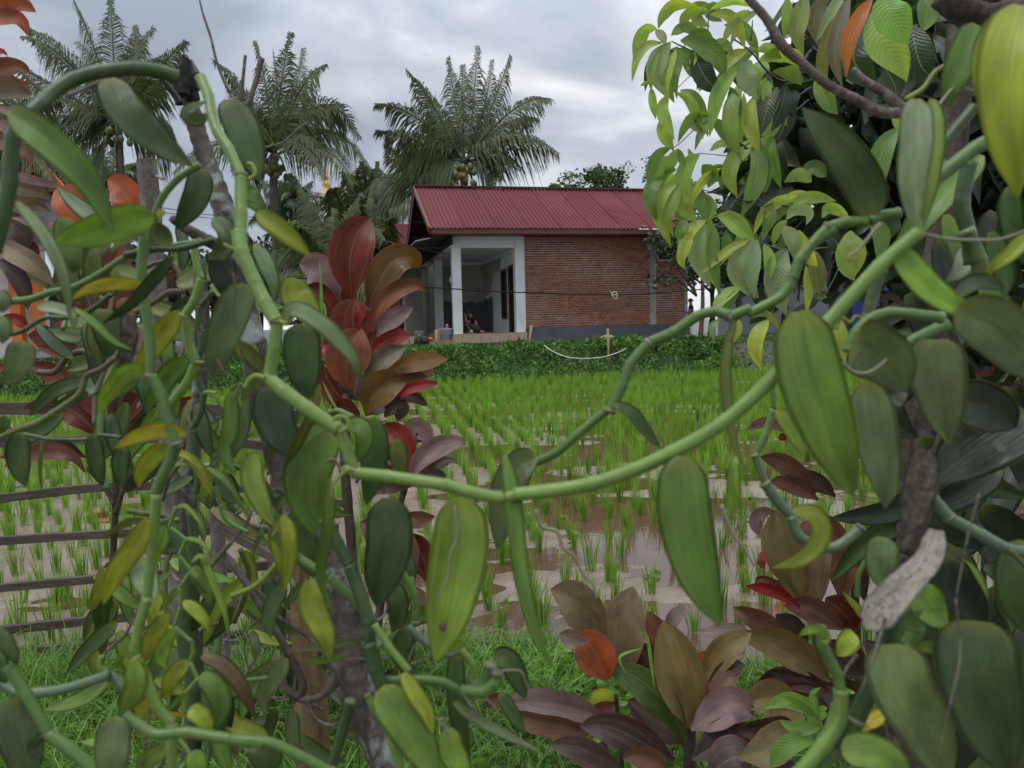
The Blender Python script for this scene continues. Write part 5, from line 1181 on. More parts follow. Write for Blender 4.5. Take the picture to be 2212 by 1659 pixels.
leaves(V5, 'N', 'v', """470,1240 560,1260 600,1340 690,1430 w40 d.85 clg t40
790,1150 690,1240 720,1390 w40 d.85 col t40
770,1180 740,1400 680,1640 w110 d.66 clg t15
960,1220 960,1400 1060,1700 w110 d.72 col t20
870,780 900,880 1020,1050 w150 d.66 col t20""")
leaves(V5, 'O', 'v', """700,-200 690,150 640,350 760,600 w180 d.65 cmg t12
920,380 880,560 960,800 1100,1055 w240 d.6 clg t12
980,-120 990,150 1090,300 1030,470 w110 d.72 col t20
1180,950 1220,1100 1230,1350 1185,1640 w180 d.62 cyg t14
180,400 270,385 420,520 530,780 w85 d.7 cyg t25
150,530 200,470 300,480 w60 d.72 clg t25
480,500 620,600 740,760 840,950 w70 d.75 cmg t35
200,870 280,860 400,1000 450,1110 w50 d.76 clg t35
280,1150 400,1180 490,1270 500,1350 w50 d.76 clg t35
340,1370 430,1320 500,1450 600,1680 w60 d.72 clg t35
690,700 620,820 650,880 w110 d.9 clg t15
350,1440 430,1480 490,1580 560,1700 w190 d.74 cmg t12
1240,715 1170,830 1110,920 w60 d.8 cgg t25
1010,980 960,1130 900,1280 w60 d.85 cgg t25
1100,740 1150,760 1110,900 w90 d.85 cbg
600,560 650,680 720,780 820,800 w230 d.85 cdg t10""")
stem(V5, 'O', "1120,1380 980,1540 860,1620 700,1680 w44 d.66 cyg\n1100,1090 1180,1210 1330,1350 w56 d.62 cmg\n600,850 640,960 720,1030 860,1100 w44 d.8 cmg\n490,520 560,460 590,380 560,300 w24 d.85 cdg\n510,1420 620,1280 700,1190 w40 d.85 col\n550,680 590,780 620,860 w36 d.82 col", 'stem')
stem(V5, 'O', "700,1190 770,1110 850,1000 885,880 w34 d.86 cdk\n880,1020 960,1040 1040,1060 1070,1230 w34 d.8 ctn\n530,0 560,130 640,230 w10 d.8 cdk\n560,30 600,160 620,220 w8 d.8 cdk", 'dry_stem', mat=M_TWIG, nodes=False)
stem(V5, 'N', "720,140 740,300 715,480 760,680 w22 d.6 cbr\n575,930 640,1050 760,1130 w26 d.62 cbr\n750,1280 780,1150 w40 d.64 col", 'tendril', nodes=False, n=8)

# ---- V6 olive vine sweeping down the far left
V6 = vine('olive brown vanilla vine sagging down to the left edge with dark hanging leaves', 200, 880, .72)
stem(V6, 'C', "1185,380 1090,385 1020,430 870,520 w36 d.74 cbr\n865,530 850,620 800,720 740,810 w38 d.72 cbr\n740,810 650,880 560,920 540,960 w38 d.7 cbr\n545,960 510,1040 420,1110 345,1160 w40 d.7 col\n345,1160 250,1220 120,1270 -20,1330 w42 d.69 col\n-10,1290 160,1300 320,1330 550,1330 650,1305 780,1320 w26 d.85 cdg")
# ---- V7 thick vines along the bottom left
V7 = vine('thick vanilla vines crossing the bottom left corner over the grass', 300, 1500, .6)
stem(V7, 'F', "1005,-95 985,200 960,420 945,570 w56 d.64 clg\n945,570 900,720 875,850 868,940 w58 d.63 clg\n865,945 935,1080 1010,1270 1105,1375 w64 d.62 clg\n1105,1390 1100,1520 1115,1700 w62 d.6 clg\n0,1110 100,1170 190,1180 w58 d.62 cgg\n180,1180 380,1160 560,1110 700,1060 w58 d.62 cgg\n700,1060 650,1000 655,940 w40 d.63 clg\n700,1060 790,1130 850,1210 w56 d.63 cgg\n800,1320 900,1390 1000,1440 1200,1430 1400,1460 1700,1500 w62 d.58 cmg\n50,1000 170,1190 310,1440 w66 d.5 cmg\n315,1445 450,1540 630,1690 w72 d.5 cmg")
stem(V7, 'F', "660,940 740,860 800,810 860,700 w22 d.72 cdk\n800,810 960,740 1010,680 w16 d.74 cdk\n860,690 900,600 880,540 w16 d.74 cdk\n970,1230 950,1400 905,1700 w16 d.68 cdk", 'dry_stem', mat=M_TWIG, nodes=False)
leaves(V7, 'F', 'v', """950,60 860,230 730,430 662,615 w165 d.62 cyg t14
935,60 830,70 740,120 640,190 w55 d.66 col t35
945,300 920,420 960,530 965,620 w185 d.7 cpl t8
860,960 870,1120 830,1230 775,1335 w165 d.6 clg t14
730,1330 720,1480 720,1600 720,1800 w240 d.5 cgg t10
80,1210 110,1400 150,1560 200,1800 w290 d.5 cbg t10
-20,760 30,850 90,950 115,1000 w110 d.5 cdg t20
-30,920 0,1020 40,1120 w120 d.55 cdg t10
800,850 790,920 760,980 740,1010 w40 d.62 clg t20
280,1440 220,1490 200,1540 260,1600 w60 d.5 cdg t20
860,940 800,930 730,1000 w40 d.62 clg t30""")
# ---- V8 bottom centre
V8 = vine('dark vanilla vines twining down the thick lichen trunk at the bottom centre', 840, 1500, .58)
stem(V8, 'G', "600,60 680,220 750,350 w72 d.6 cdg\n750,350 830,560 875,720 880,860 w80 d.6 cdg\n880,860 920,1020 970,1160 w84 d.59 cdg\n270,160 400,290 620,430 w52 d.62 cmg\n620,430 740,540 840,640 w56 d.62 cmg\n915,735 1010,880 1130,1030 w48 d.58 clg\n985,1100 1200,1092 1360,1110 1470,1175 w54 d.6 cmg\n1130,750 1240,850 1390,930 1470,900 w46 d.62 cgg\n1470,900 1545,990 1560,1100 w46 d.62 clg\n1090,400 1170,540 1180,720 w50 d.68 cmg\n0,555 150,490 290,350 w40 d.7 cyg\n870,1190 920,1290 1010,1420 w48 d.56 clg\n1010,1420 1030,1500 1090,1700 w52 d.56 clg\n-20,1470 250,1500 450,1590 640,1690 w60 d.58 cmg\n50,1100 230,1080 w30 d.8 cmg\n760,1230 700,1450 620,1700 w62 d.7 cdg")
stem(V8, 'L', "0,1000 -40,1120 -190,1180 w70 d.6 cmg\n-190,1165 -60,1170 30,1110 45,1050 w70 d.59 cmg")
leaves(V8, 'G', 'v', """490,450 510,620 590,800 628,965 w185 d.56 cyg t12
330,30 290,200 330,360 335,520 w130 d.64 cyg t14
440,-20 440,150 480,300 525,440 w210 d.72 cdg t10
1000,470 1060,580 1060,700 1030,790 w160 d.7 cdg t12
1130,750 1090,900 1120,1000 1190,1050 w170 d.74 cdg t10
1440,880 1430,1100 1450,1350 1530,1700 w140 d.7 cdg t18
1095,1050 1170,1180 1250,1310 1290,1450 w130 d.54 cyg t15
950,1150 1060,1300 1180,1480 1330,1750 w300 d.54 cmg t10
1390,1400 1400,1530 1460,1650 1500,1800 w180 d.55 clg t10
1425,1240 1530,1320 1640,1390 1990,1560 w80 d.6 cgg t25
470,440 380,560 330,640 w70 d.8 cgg t20
340,470 260,600 230,700 250,830 w120 d.8 cgg t12
345,950 270,1080 200,1180 215,1320 w140 d.82 cgg t12
845,870 750,840 600,880 415,905 w55 d.6 cgg t35
720,940 600,960 440,975 w50 d.66 cmg t35
160,1500 200,1560 280,1700 w230 d.6 cdg t10
1480,860 1430,870 1380,910 w70 d.62 cyg
1540,1060 1450,1250 1480,1500 w90 d.72 cdg""")
leaves(V8, 'L', 'v', "20,960 100,960 170,1080 230,1220 w170 d.66 cdg t15\n60,1180 130,1300 230,1440 w110 d.7 cdg t20")
stem(V8, 'L', "30,1040 120,1030 200,1040 230,1110 260,1180 w14 d.62 ctn\n-60,1180 20,1260 60,1330 w14 d.62 ctn", 'aerial_root', nodes=False, n=8)
stem(V8, 'G', "1120,1000 1180,850 1240,760 w14 d.66 cdk\n1000,955 800,960 640,970 w20 d.66 cdk\n1150,990 1250,960 1330,1000 w14 d.6 ctn\n1390,1440 1360,1380 1330,1350 1370,1340 w20 d.54 cdk\n1480,1180 1530,1250 1590,1310 1560,1330 w18 d.58 ctn", 'tendril', mat=M_TWIG, nodes=False, n=8)

# ---- V9 right lower vines
V9 = vine('vanilla vine with big broad dark leaves filling the lower right corner', 2000, 1500, .55)
stem(V9, 'K', "155,960 165,1140 w34 d.72 cmg\n160,1140 110,1300 40,1435 w48 d.72 cmg\n40,1435 90,1560 140,1690 w50 d.7 cgg")
stem(V9, 'M', "100,-40 180,70 255,160 w58 d.7 cgg\n255,160 300,270 420,345 w58 d.69 cgg\n420,345 520,340 600,290 670,225 w56 d.68 cgg\n880,680 800,950 740,1150 640,1380 w92 d.56 cdg\n640,1380 590,1480 540,1540 w92 d.56 cdg\n540,1545 470,1600 400,1690 w80 d.56 cmg\n985,700 1000,830 960,930 w92 d.62 cmg\n1100,50 1200,165 w66 d.56 cgg\n1200,165 1400,270 1560,355 1700,370 w62 d.56 cgg\n430,820 440,920 530,1100 550,1200 w60 d.55 cmg\n555,1190 540,1380 450,1520 300,1700 w78 d.55 clg\n520,1290 480,1420 430,1520 w50 d.58 clg\n720,390 660,500 650,640 w30 d.75 cmg\n1560,355 1650,450 w30 d.55 col")
leaves(V9, 'M', 'v', """270,125 400,150 430,280 320,410 135,465 w135 d.58 cyg t15
800,280 790,400 800,500 850,590 w210 d.68 cgg t10
1340,780 1360,1050 1450,1400 1560,1720 w500 d.5 cbg t6 ph
880,920 920,1150 1050,1400 1200,1760 w390 d.53 cgg t-6 ph
1000,560 1040,640 1100,720 1195,800 w230 d.62 clg t15
1160,390 1220,560 1330,700 1420,820 w270 d.66 cbk t10
1230,420 1330,500 1390,600 1425,690 w110 d.68 clg t20
1660,310 1590,500 1620,700 1690,880 w260 d.6 cdg t10
560,1560 700,1560 850,1620 960,1740 w230 d.5 cmg t10
640,860 600,900 560,960 530,990 w150 d.95 cyg t10
810,1330 740,1370 700,1400 680,1460 w110 d.95 cyl t10
450,890 430,840 370,830 300,870 w75 d.54 clg t20
440,910 470,880 440,800 w60 d.54 clg t30
820,1330 860,1290 850,1220 w40 d.7 cyg
1647,1320 1600,1500 1660,1700 w150 d.56 cbg
1120,950 1050,930 1000,990 w90 d.6 cmg
740,830 700,760 560,600 w60 d.95 cyg""")
stem(V9, 'M', "1380,20 1310,280 1240,650 w12 d.48 cdk\n1240,650 1265,1000 1200,1300 1110,1700 w14 d.47 cdk\n820,760 760,960 700,1140 680,1200 w20 d.53 cdk\n650,980 590,1060 550,1150 w22 d.55 clg", 'aerial_root', mat=M_TWIG, nodes=False, n=8)
stem(V9, 'K', "1270,60 1315,200 1280,330 w14 d.6 cdk\n300,330 310,400 280,480 290,560 w18 d.56 ctn", 'aerial_root', mat=M_TWIG, nodes=False, n=8)

# ---------------------------------------------------------------- woody supports
trunk('stake_trunk', 'leaning lichen covered living stake with a black broken top at the upper left', [(395, 150, 22, 1.0), (404, 190, 30, 1.0), (420, 260, 36, 1.0), (440, 330, 40, 1.0), (465, 400, 44, 1.0), (492, 480, 48, 1.0), (520, 640, 56, 1.02), (560, 800, 64, 1.02), (600, 950, 70, 1.04), (660, 1130, 74, 1.05), (730, 1250, 72, 1.05), (760, 1400, 74, 1.05), (775, 1500, 80, 1.05), (820, 1620, 66, 1.05), (850, 1720, 66, 1.05)], M_BARK, 'trunk', .07)
mb = MB()
for k in range(16): a = P(388+R(0, 32), 215+R(-25, 12), .99+R(-.02, .01)); mb.tube([a, a+[R(-.004, .004), 0, .02], a+[R(-.006, .006), R(-.004, .004), R(.03, .05)]], [.008, .006, .002], 6)
o = mb.build('broken_top', M_BARKD, None); o.data.materials[0] = M_CHAR; tag(o, 'charred splintered top crowning the leaning living stake', 'wood')
trunk('pole', 'upright lichen spotted pole wrapped by zigzag vanilla stems on the left', [(430, 560, 26, 1.1), (438, 700, 30, 1.1), (430, 850, 30, 1.1), (415, 1000, 34, 1.1), (405, 1150, 34, 1.12), (410, 1300, 36, 1.14), (420, 1450, 38, 1.15), (410, 1700, 40, 1.18)], M_BARK, 'pole', .05)
trunk('mossy_stub', 'short brown forked branch pointing left off the leaning stake', [(372, 472, 18, .9), (400, 492, 22, .92), (430, 510, 26, .96), (470, 530, 28, 1.0)], M_TWIG, 'branch')
tw = [('thin brown twig bent under the dark vine arch at upper left', [(145, 208, 9, .62), (200, 184, 9, .62), (245, 167, 12, .62), (290, 153, 9, .63), (325, 156, 9, .64), (356, 178, 11, .68), (385, 215, 13, .8)]),
      ('tall straight dark twig rising above the leaning stake', [(431, 0, 3.5, 1.2), (440, 35, 5, 1.2), (455, 80, 5.5, 1.2), (470, 140, 6, 1.2), (495, 200, 7, 1.2)]),
      ('short knobbly twig beside the tall dark twig', [(413, 128, 4, 1.2), (425, 150, 6, 1.2), (436, 168, 6, 1.2)]),
      ('pale upright budding twig left of the middle palm', [(530, 120, 7, 1.25), (524, 180, 8, 1.25), (521, 225, 11, 1.25), (525, 300, 10, 1.25)]),
      ('pale grey twig with a blunt round end over the middle palm', [(567, 126, 10, 1.22), (556, 165, 11, 1.22), (545, 200, 12, 1.22), (528, 248, 12, 1.22)]),
      ('long thin twig slanting across the middle palm', [(628, 150, 4, 1.2), (585, 205, 5, 1.2), (535, 263, 6, 1.2)]),
      ('pinkish curved twig pointing right below the middle palm crown', [(664, 263, 3.5, 1.2), (640, 282, 4.5, 1.2), (610, 308, 5, 1.2), (555, 322, 6, 1.2)]),
      ('brown bare twig crossing orange leaves at the far left', [(45, 155, 7, .8), (70, 180, 7, .8), (105, 205, 8, .8)]),
      ('grey brown branch running diagonally down from the top right', [(1610, -10, 17, .9), (1655, 40, 19, .9), (1690, 98, 22, .9), (1735, 138, 19, .9), (1790, 184, 20, .9), (1850, 215, 21, .9), (1905, 243, 24, .9), (1950, 242, 24, .9)]),
      ('grey forked dead twig joining the diagonal branch at right', [(1842, 148, 10, .9), (1870, 175, 16, .9), (1915, 205, 22, .9), (1955, 240, 26, .9), (1990, 255, 24, .9)]),
      ('thick brown branch crossing the extreme top right corner', [(2035, -15, 60, .95), (2080, 22, 62, .95), (2130, 40, 60, .95), (2190, 22, 54, .95), (2250, 0, 50, .95)]),
      ('woody tangled branch crossing the thick brown post at the bottom', [(500, 1210, 16, 1.0), (570, 1320, 16, 1.0), (630, 1425, 17, 1.0), (650, 1500, 18, 1.0), (600, 1470, 14, 1.0)]),
      ('thin pinkish diagonal twig in front of the brown post', [(540, 1260, 6, .9), (600, 1330, 7, .9), (680, 1390, 7, .9), (740, 1480, 7, .9), (790, 1600, 8, .9), (820, 1700, 8, .9)]),
      ('curling brown woody loop at the foot of the brown post', [(580, 1440, 12, 1.0), (610, 1480, 16, 1.0), (650, 1510, 16, 1.0), (700, 1500, 16, .98), (730, 1450, 30, .98), (700, 1420, 20, 1.0)]),
      ('dark trunk of the shady tree behind the vine stems at right', [(2080, -50, 50, 1.5), (2060, 300, 60, 1.5), (2030, 600, 80, 1.5), (2020, 800, 110, 1.5), (2000, 1100, 120, 1.5), (1990, 1400, 130, 1.5), (1980, 1900, 140, 1.5)]),
      ('dark stem standing under the big broad leaves at lower right', [(2010, 640, 26, .9), (2040, 740, 30, .9), (2060, 860, 30, .9), (2010, 1050, 40, .95), (1960, 1200, 34, .95)])]
for i, (lb, pts) in enumerate(tw): trunk('branch' if pts[0][2] > 12 else 'twig', lb, pts, M_TWIG if i < 10 else M_BARKD, 'branch' if pts[0][2] > 12 else 'twig', .04, n=10)

# ---------------------------------------------------------------- cordylines
def cordy(label, x, y, d, stems, group='red leaved cordyline plants along the fence'):
    g = G(x, y, .06) if y > 900 else P(x, y, d); r = thing('cordyline_plant', label, 'plant', (g[0], g[1], .06), 0, group)
    for s_ in stems: trunk('stalk', None, s_, M_BARKD, parent=r, n=10)
    return r
c1 = cordy('tall cordyline with glossy red and bronze leaves left of the brick house', 760, 1500, 2.8, [[(750, 850, 22, 2.8), (745, 1000, 22, 2.8), (760, 1200, 22, 2.8), (765, 1500, 24, 2.8)], [(880, 1030, 14, 2.75), (850, 1150, 16, 2.75), (830, 1250, 18, 2.75), (800, 1480, 20, 2.75)]])
leaves(c1, 'E', 'c', """770,430 760,200 800,30 890,-95 w270 d2.8 crb t8
690,450 620,330 540,230 430,200 w210 d2.86 cpu t10
870,500 940,340 1040,190 1150,170 1210,230 w200 d2.75 coc t14
900,640 950,480 1060,380 1180,340 1248,385 w115 d2.7 cob t22
700,620 640,500 560,390 465,350 w150 d2.8 crb t15
740,650 640,540 590,430 560,370 w110 d2.84 crd t20
810,720 780,590 780,500 800,428 w270 d2.72 crb t8
800,600 820,520 800,440 w70 d2.69 crd t8
930,670 980,600 1060,540 1165,485 w120 d2.7 cpu t15
755,1010 740,870 770,730 835,620 w270 d2.65 cob t8
850,960 920,860 1010,790 1115,740 w140 d2.66 cpd t15
900,760 990,700 1070,670 1140,675 w130 d2.72 crd t15
985,910 1100,860 1230,830 1390,815 w125 d2.7 coc t18
860,1160 910,1050 1010,980 1120,965 w210 d2.62 coc t10
860,1180 900,1130 1000,1100 w120 d2.66 cdp t10
1045,1100 1120,1020 1230,985 1325,975 w75 d2.66 crd t20
1060,960 1150,930 1250,925 w60 d2.72 coc t20
980,1190 1040,1120 1080,1130 1060,1210 w110 d2.66 cdp t12
700,900 650,800 600,730 560,720 w90 d2.8 cpk t20
690,1000 720,850 640,700 w200 d2.9 cdp
820,900 800,1000 780,1080 w200 d2.8 cdp""")
leaves(c1, 'E', 'c', """1130,1585 1120,1430 1060,1300 960,1235 w170 d2.6 crd t10
1150,1600 1200,1480 1320,1390 1460,1350 1505,1370 w140 d2.55 cpu t15
1150,1420 1150,1330 1190,1270 1285,1370 w150 d2.66 cpu t12
1180,1600 1240,1560 1310,1560 1390,1605 w75 d2.55 cdp t20
1100,1500 1000,1380 950,1300 w100 d2.7 cdp""")
leaves(c1, 'G', 'c', "1180,400 1100,250 960,150 820,80 w230 d2.6 cmr t10\n1300,40 1180,60 1100,40 w110 d2.6 cmr t15\n1150,480 1200,600 1170,720 w120 d2.6 cmr t15\n1250,460 1220,300 1100,150 w180 d2.62 crb t12")
leaves(c1, 'E', 'c', '''760,900 900,700 1000,520 1080,300 w120 d2.9 crb t20
700,800 600,700 500,600 470,560 w120 d2.86 cdp t15
800,1150 680,1050 600,930 580,850 w140 d2.82 crb t15
900,1120 1020,1050 1160,1060 1260,1120 w90 d2.7 cdp t20
780,560 700,380 650,250 640,120 w130 d2.92 cdp t15
830,1250 760,1150 700,1120 640,1180 w110 d2.7 crb t15
1000,1000 1120,930 1210,920 1300,880 w80 d2.74 crb t20
1140,1560 1000,1480 930,1400 880,1300 w120 d2.68 crb t15
1130,1640 1250,1560 1350,1480 1440,1460 w90 d2.66 cdp t20
1120,1650 1000,1620 900,1640 w110 d2.6 cdp t15''')
c2 = cordy('tall dark cordyline with a bare slender stem behind the left leaves', 215, 1440, 2.75, [[(250, 700, 16, 2.7), (248, 900, 16, 2.7), (250, 1060, 14, 2.7), (240, 1250, 15, 2.74), (215, 1440, 18, 2.78)], [(290, 1010, 10, 2.7), (265, 1060, 12, 2.7), (250, 1110, 12, 2.7)], [(190, 1010, 10, 2.7), (225, 1050, 12, 2.7), (248, 1090, 12, 2.7)]])
leaves(c2, 'C', 'c', """610,880 490,740 330,690 175,665 w170 d2.6 crb t12
600,870 480,800 330,760 230,730 w60 d2.58 crd t10
610,1000 460,960 310,890 190,850 w130 d2.6 crb t15
640,870 540,730 430,610 385,500 w130 d2.65 crd t15
640,1190 510,1110 340,1110 150,1125 w120 d2.6 cdp t15
640,1320 550,1210 450,1140 330,1120 w150 d2.6 crb t12
730,1260 640,1120 560,990 530,880 w160 d2.6 crb t12
760,1290 830,1150 960,960 1135,765 w140 d2.6 crb t15
780,1210 860,1090 970,1000 1060,985 w100 d2.6 cpu t15
860,860 900,740 890,640 900,570 w110 d2.7 cpu t12
545,1540 470,1440 330,1400 -10,1450 w110 d2.6 cmr t15
555,1450 420,1370 300,1340 w70 d2.65 cdp t20
640,620 560,400 590,200 680,60 w350 d2.9 cdp t8
760,640 760,450 720,250 790,80 w260 d2.86 crb t8
700,700 620,600 500,520 430,450 w160 d2.8 crb t10
1230,1060 1110,1130 1000,1190 880,1300 w170 d2.7 crb t12
760,900 720,750 760,600 w260 d2.85 cdp t8
700,1300 720,1150 700,980 w220 d2.8 cdp t8
800,1300 900,1180 1010,1100 w120 d2.66 cdp
1300,1250 1180,1330 1050,1450 900,1480 w120 d2.9 crb
900,520 820,470 780,420 w130 d2.8 cob
1120,250 1040,330 980,420 w110 d2.8 cdp
650,380 600,300 560,340 w110 d2.75 crd""")
leaves(c2, 'A', 'c', "620,1500 540,1400 450,1290 360,1215 w210 d2.5 cog t10\n700,1520 640,1380 560,1280 500,1230 w200 d2.55 cmr t10\n770,1480 830,1320 780,1210 690,1150 w190 d2.5 cog t8")
c3 = cordy('cordyline with orange and bronze leaves crowding the left edge', -160, 1500, 1.7, [[(-110, 350, 30, 1.5), (-100, 800, 32, 1.5), (-120, 1300, 32, 1.6), (-160, 1600, 36, 1.7)]])
leaves(c3, 'A', 'c', """-150,40 -20,60 120,25 235,80 w130 d1.3 cog t12
-150,60 -20,110 120,130 185,235 w100 d1.3 cog t20
-100,440 20,430 130,440 200,475 w110 d1.35 cob t15
-100,500 20,510 90,550 200,540 w110 d1.36 cog t15
-120,600 20,570 120,580 215,610 w140 d1.32 cpg t12
-60,680 60,720 170,760 230,800 w60 d1.4 cpu t20
-80,760 60,830 170,900 260,990 w90 d1.35 cmr t18
-80,870 60,930 160,990 200,1065 w110 d1.34 cmr t15
-80,1170 120,1210 250,1240 340,1290 w100 d1.4 coo t18
-60,1320 100,1320 230,1320 330,1370 w95 d1.42 cpg t18
20,1100 160,1150 280,1180 395,1205 w60 d1.38 cpu t20
-80,1400 60,1440 140,1500 180,1600 w160 d1.4 cdp t12
80,1400 220,1430 320,1470 400,1510 w70 d1.38 cpu t20
0,1500 100,1560 200,1600 250,1660 w110 d1.42 crb t15
60,1480 150,1500 240,1480 w70 d1.45 cog t15
-60,1600 120,1640 300,1720 w130 d1.5 cpg
-100,300 20,330 50,360 w40 d1.4 cpk""")
leaves(c3, 'C', 'c', """-60,30 80,130 230,220 345,345 w130 d1.35 cpg t12
60,100 180,220 270,310 330,370 w110 d1.4 coo t20
-40,170 60,230 140,350 180,500 w110 d1.35 cdp t18
-60,620 30,580 110,570 190,640 w80 d1.5 crd t18
-60,1260 20,1255 100,1275 w40 d1.6 cpk
-80,880 -10,870 50,860 w60 d1.5 crd""")
c4 = cordy('low bushy cordyline with broad olive and purple leaves at the bottom centre right', 1500, 1720, 2.2, [[(1490, 1560, 26, 2.2), (1490, 1640, 28, 2.2), (1495, 1780, 30, 2.2)], [(1330, 1500, 9, 2.15), (1340, 1600, 10, 2.15), (1345, 1720, 12, 2.2)], [(1300, 1590, 10, 2.1), (1320, 1650, 10, 2.1), (1340, 1760, 12, 2.1)]])
leaves(c4, 'L', 'c', """740,800 640,680 520,560 385,510 w250 d2.2 cpg t10
850,1090 840,880 860,680 920,490 w280 d2.25 cpg t-8
760,1090 690,950 620,850 550,790 w250 d2.1 cog t6
620,850 560,830 440,800 w120 d2.07 cpu t20
1260,1490 1130,1260 930,1080 735,1010 w200 d2.1 cdg t12
1300,1400 1240,1150 1170,900 1110,705 w300 d2.1 coo t-8
1100,960 1080,800 1020,650 w140 d2.3 cmr t10
1140,800 1180,700 1250,610 w90 d2.35 cpu t15
750,1350 560,1290 330,1250 80,1230 w210 d2.05 cpu t14
700,1420 480,1400 280,1360 90,1290 w130 d2.02 cmr t20
1180,1610 960,1480 760,1390 570,1390 w210 d2.0 cdp t12
1340,1120 1430,1010 1540,880 1680,790 w170 d2.15 coo t12
1380,1170 1480,1080 1560,1010 1640,995 w110 d2.12 cdp t18
1330,1350 1430,1200 1530,1090 1610,1050 w120 d2.08 cmr t15
1290,1410 1420,1330 1560,1260 1700,1330 w220 d2.05 cpu t10
1300,1600 1440,1520 1560,1450 1700,1420 w220 d2.02 cdp t10
820,1330 760,1230 690,1215 630,1250 w130 d2.2 cyg t12
90,1240 40,1215 -20,1270 w90 d2.02 cmr t15
860,1680 700,1600 560,1530 370,1510 w160 d1.9 cdp t12
1150,1680 1050,1610 940,1580 850,1600 w140 d1.95 cmr t12
1350,1050 1390,960 1430,930 w110 d2.2 cog t12
980,1050 1000,950 960,850 w180 d2.3 cdp
1310,790 1450,780 1560,770 1680,790 w80 d2.3 cpu t20
800,1240 700,1300 600,1450 w140 d2.15 cmr
1260,1500 1150,1400 1000,1300 880,1220 w240 d2.2 cdp
1400,1700 1540,1600 1700,1560 w240 d1.95 cdp""")
leaves(c4, 'M', 'c', "-40,1290 120,1250 220,1330 330,1330 w230 d2.05 coo t10\n-60,1600 100,1560 230,1480 330,1500 w210 d1.9 coo t10\n120,1640 200,1700 330,1730 w180 d1.9 cdp t10\n-60,1440 100,1420 280,1400 w160 d2 cdp")
c5 = cordy('leafy purple cordyline growing behind the white dead leaf at right', 1730, 1560, 2.5, [[(1760, 1310, 22, 2.5), (1775, 1450, 26, 2.5), (1790, 1640, 28, 2.5)], [(1840, 1150, 16, 2.7), (1850, 1350, 18, 2.7), (1860, 1600, 20, 2.7)]])
leaves(c5, 'M', 'c', """320,700 270,500 190,300 160,110 w220 d2.45 coo t8
400,720 400,560 420,420 490,290 w160 d2.5 cpg t12
560,680 560,450 500,240 390,120 w180 d2.5 cmr t12
700,660 640,480 540,320 440,190 w150 d2.6 cdp t15
310,700 200,620 90,580 -20,570 w75 d2.4 crd t20
160,130 80,130 40,190 60,270 w80 d2.5 cpu t15
260,600 160,560 70,530 40,560 w60 d2.5 cmr t20
230,890 110,800 0,740 -90,700 w130 d2.4 cmr t15
490,1140 330,1000 160,900 -60,860 w190 d2.3 coo t12
570,830 450,750 350,700 210,690 w150 d2.4 cmr t12
490,1210 350,1140 220,1110 130,1080 w120 d2.3 cdp t15
480,1180 300,1190 150,1170 100,1150 w90 d2.3 crb t15
250,1050 130,1150 60,1250 w120 d2.35 cdp
640,830 560,720 460,640 w200 d2.45 crb
700,1100 560,1000 430,900 w220 d2.4 cdp
700,1250 560,1200 420,1150 w200 d2.4 cdp
300,350 340,260 350,180 w110 d2.6 cmr
100,350 80,420 90,470 w50 d2.55 cpk
640,1350 760,1500 900,1640 w200 d2.2 cdp
700,900 800,1000 900,1100 w200 d2.3 cdp
330,950 280,830 160,740 w140 d2.45 cdp
1000,1000 900,900 760,850 w200 d2.5 crb""")
leaves(c5, 'K', 'c', "430,1680 330,1560 200,1470 70,1440 w130 d2.4 cmr t14\n450,1720 320,1640 210,1600 130,1610 w110 d2.4 cmr t14\n560,1700 430,1600 260,1560 w120 d2.5 cdp t12\n240,1290 160,1230 80,1220 -10,1270 w70 d2.6 cpu t20\n240,1340 220,1310 210,1290 w50 d2.6 crd")
c6 = cordy('small cordyline with a magenta shoot at the far right behind the broad leaves', 2150, 1560, 2.6, [[(2130, 1100, 12, 2.6), (2120, 1400, 14, 2.6), (2120, 1650, 16, 2.6)]])
leaves(c6, 'K', 'c', "1410,1050 1440,970 1500,920 1585,870 w90 d2.6 cpk t12\n1480,1090 1560,1030 1650,1000 1780,1000 w75 d2.6 cdp t20\n1560,1110 1640,1060 1600,1090 w70 d2.6 cdp")
leaves(c6, 'M', 'c', "1100,130 1300,140 1480,150 1700,180 w130 d2.5 cmr t12\n1150,180 1350,90 1500,110 1700,120 w80 d2.5 cpu t15\n1690,980 1580,860 1500,770 1420,660 w110 d2.5 cmr t14\n1150,950 1090,930 1040,960 w90 d2.6 cpu\n1200,1050 1150,1000 1100,1050 w110 d2.6 crd\n1250,300 1230,240 1150,130 w140 d2.5 cdp")

# ---------------------------------------------------------------- big leafy tree on the right
TR = thing('broadleaf_tree', 'large tree with drooping glossy pale green leaves filling the upper right', 'tree', (P(2020, 900, 2.0)[0], P(2020, 900, 2.0)[1], .08))
stem(TR, 'H', """1400,320 1240,520 1130,470 1010,330 900,250 w18 d1.9 cdp
1010,330 980,310 w10 d1.85 cdp
1130,470 1050,380 w12 d1.9 cdp
800,400 660,340 550,290 500,265 w14 d1.85 cbr
1010,260 1018,200 1022,130 w12 d1.85 cdp
735,200 740,60 w8 d1.85 cdp
1100,870 930,960 880,1000 790,995 680,985 w9 d1.9 cgg
830,300 660,450 505,600 w7 d1.9 cgg
720,780 650,830 545,930 500,955 w8 d1.9 cgg
1384,640 1200,800 1080,890 950,1050 830,1080 w12 d2 cdp
1250,1330 1100,1300 920,1280 700,1220 w10 d1.85 cdp
900,1180 720,1240 550,1100 w8 d1.9 cgg
1384,1640 1240,1610 1100,1570 1030,1530 w12 d1.8 cgg
800,1395 720,1410 w8 d1.8 cgg
1400,560 1300,620 1200,600 w14 d2 cdp""", 'twig', nodes=False, n=7)
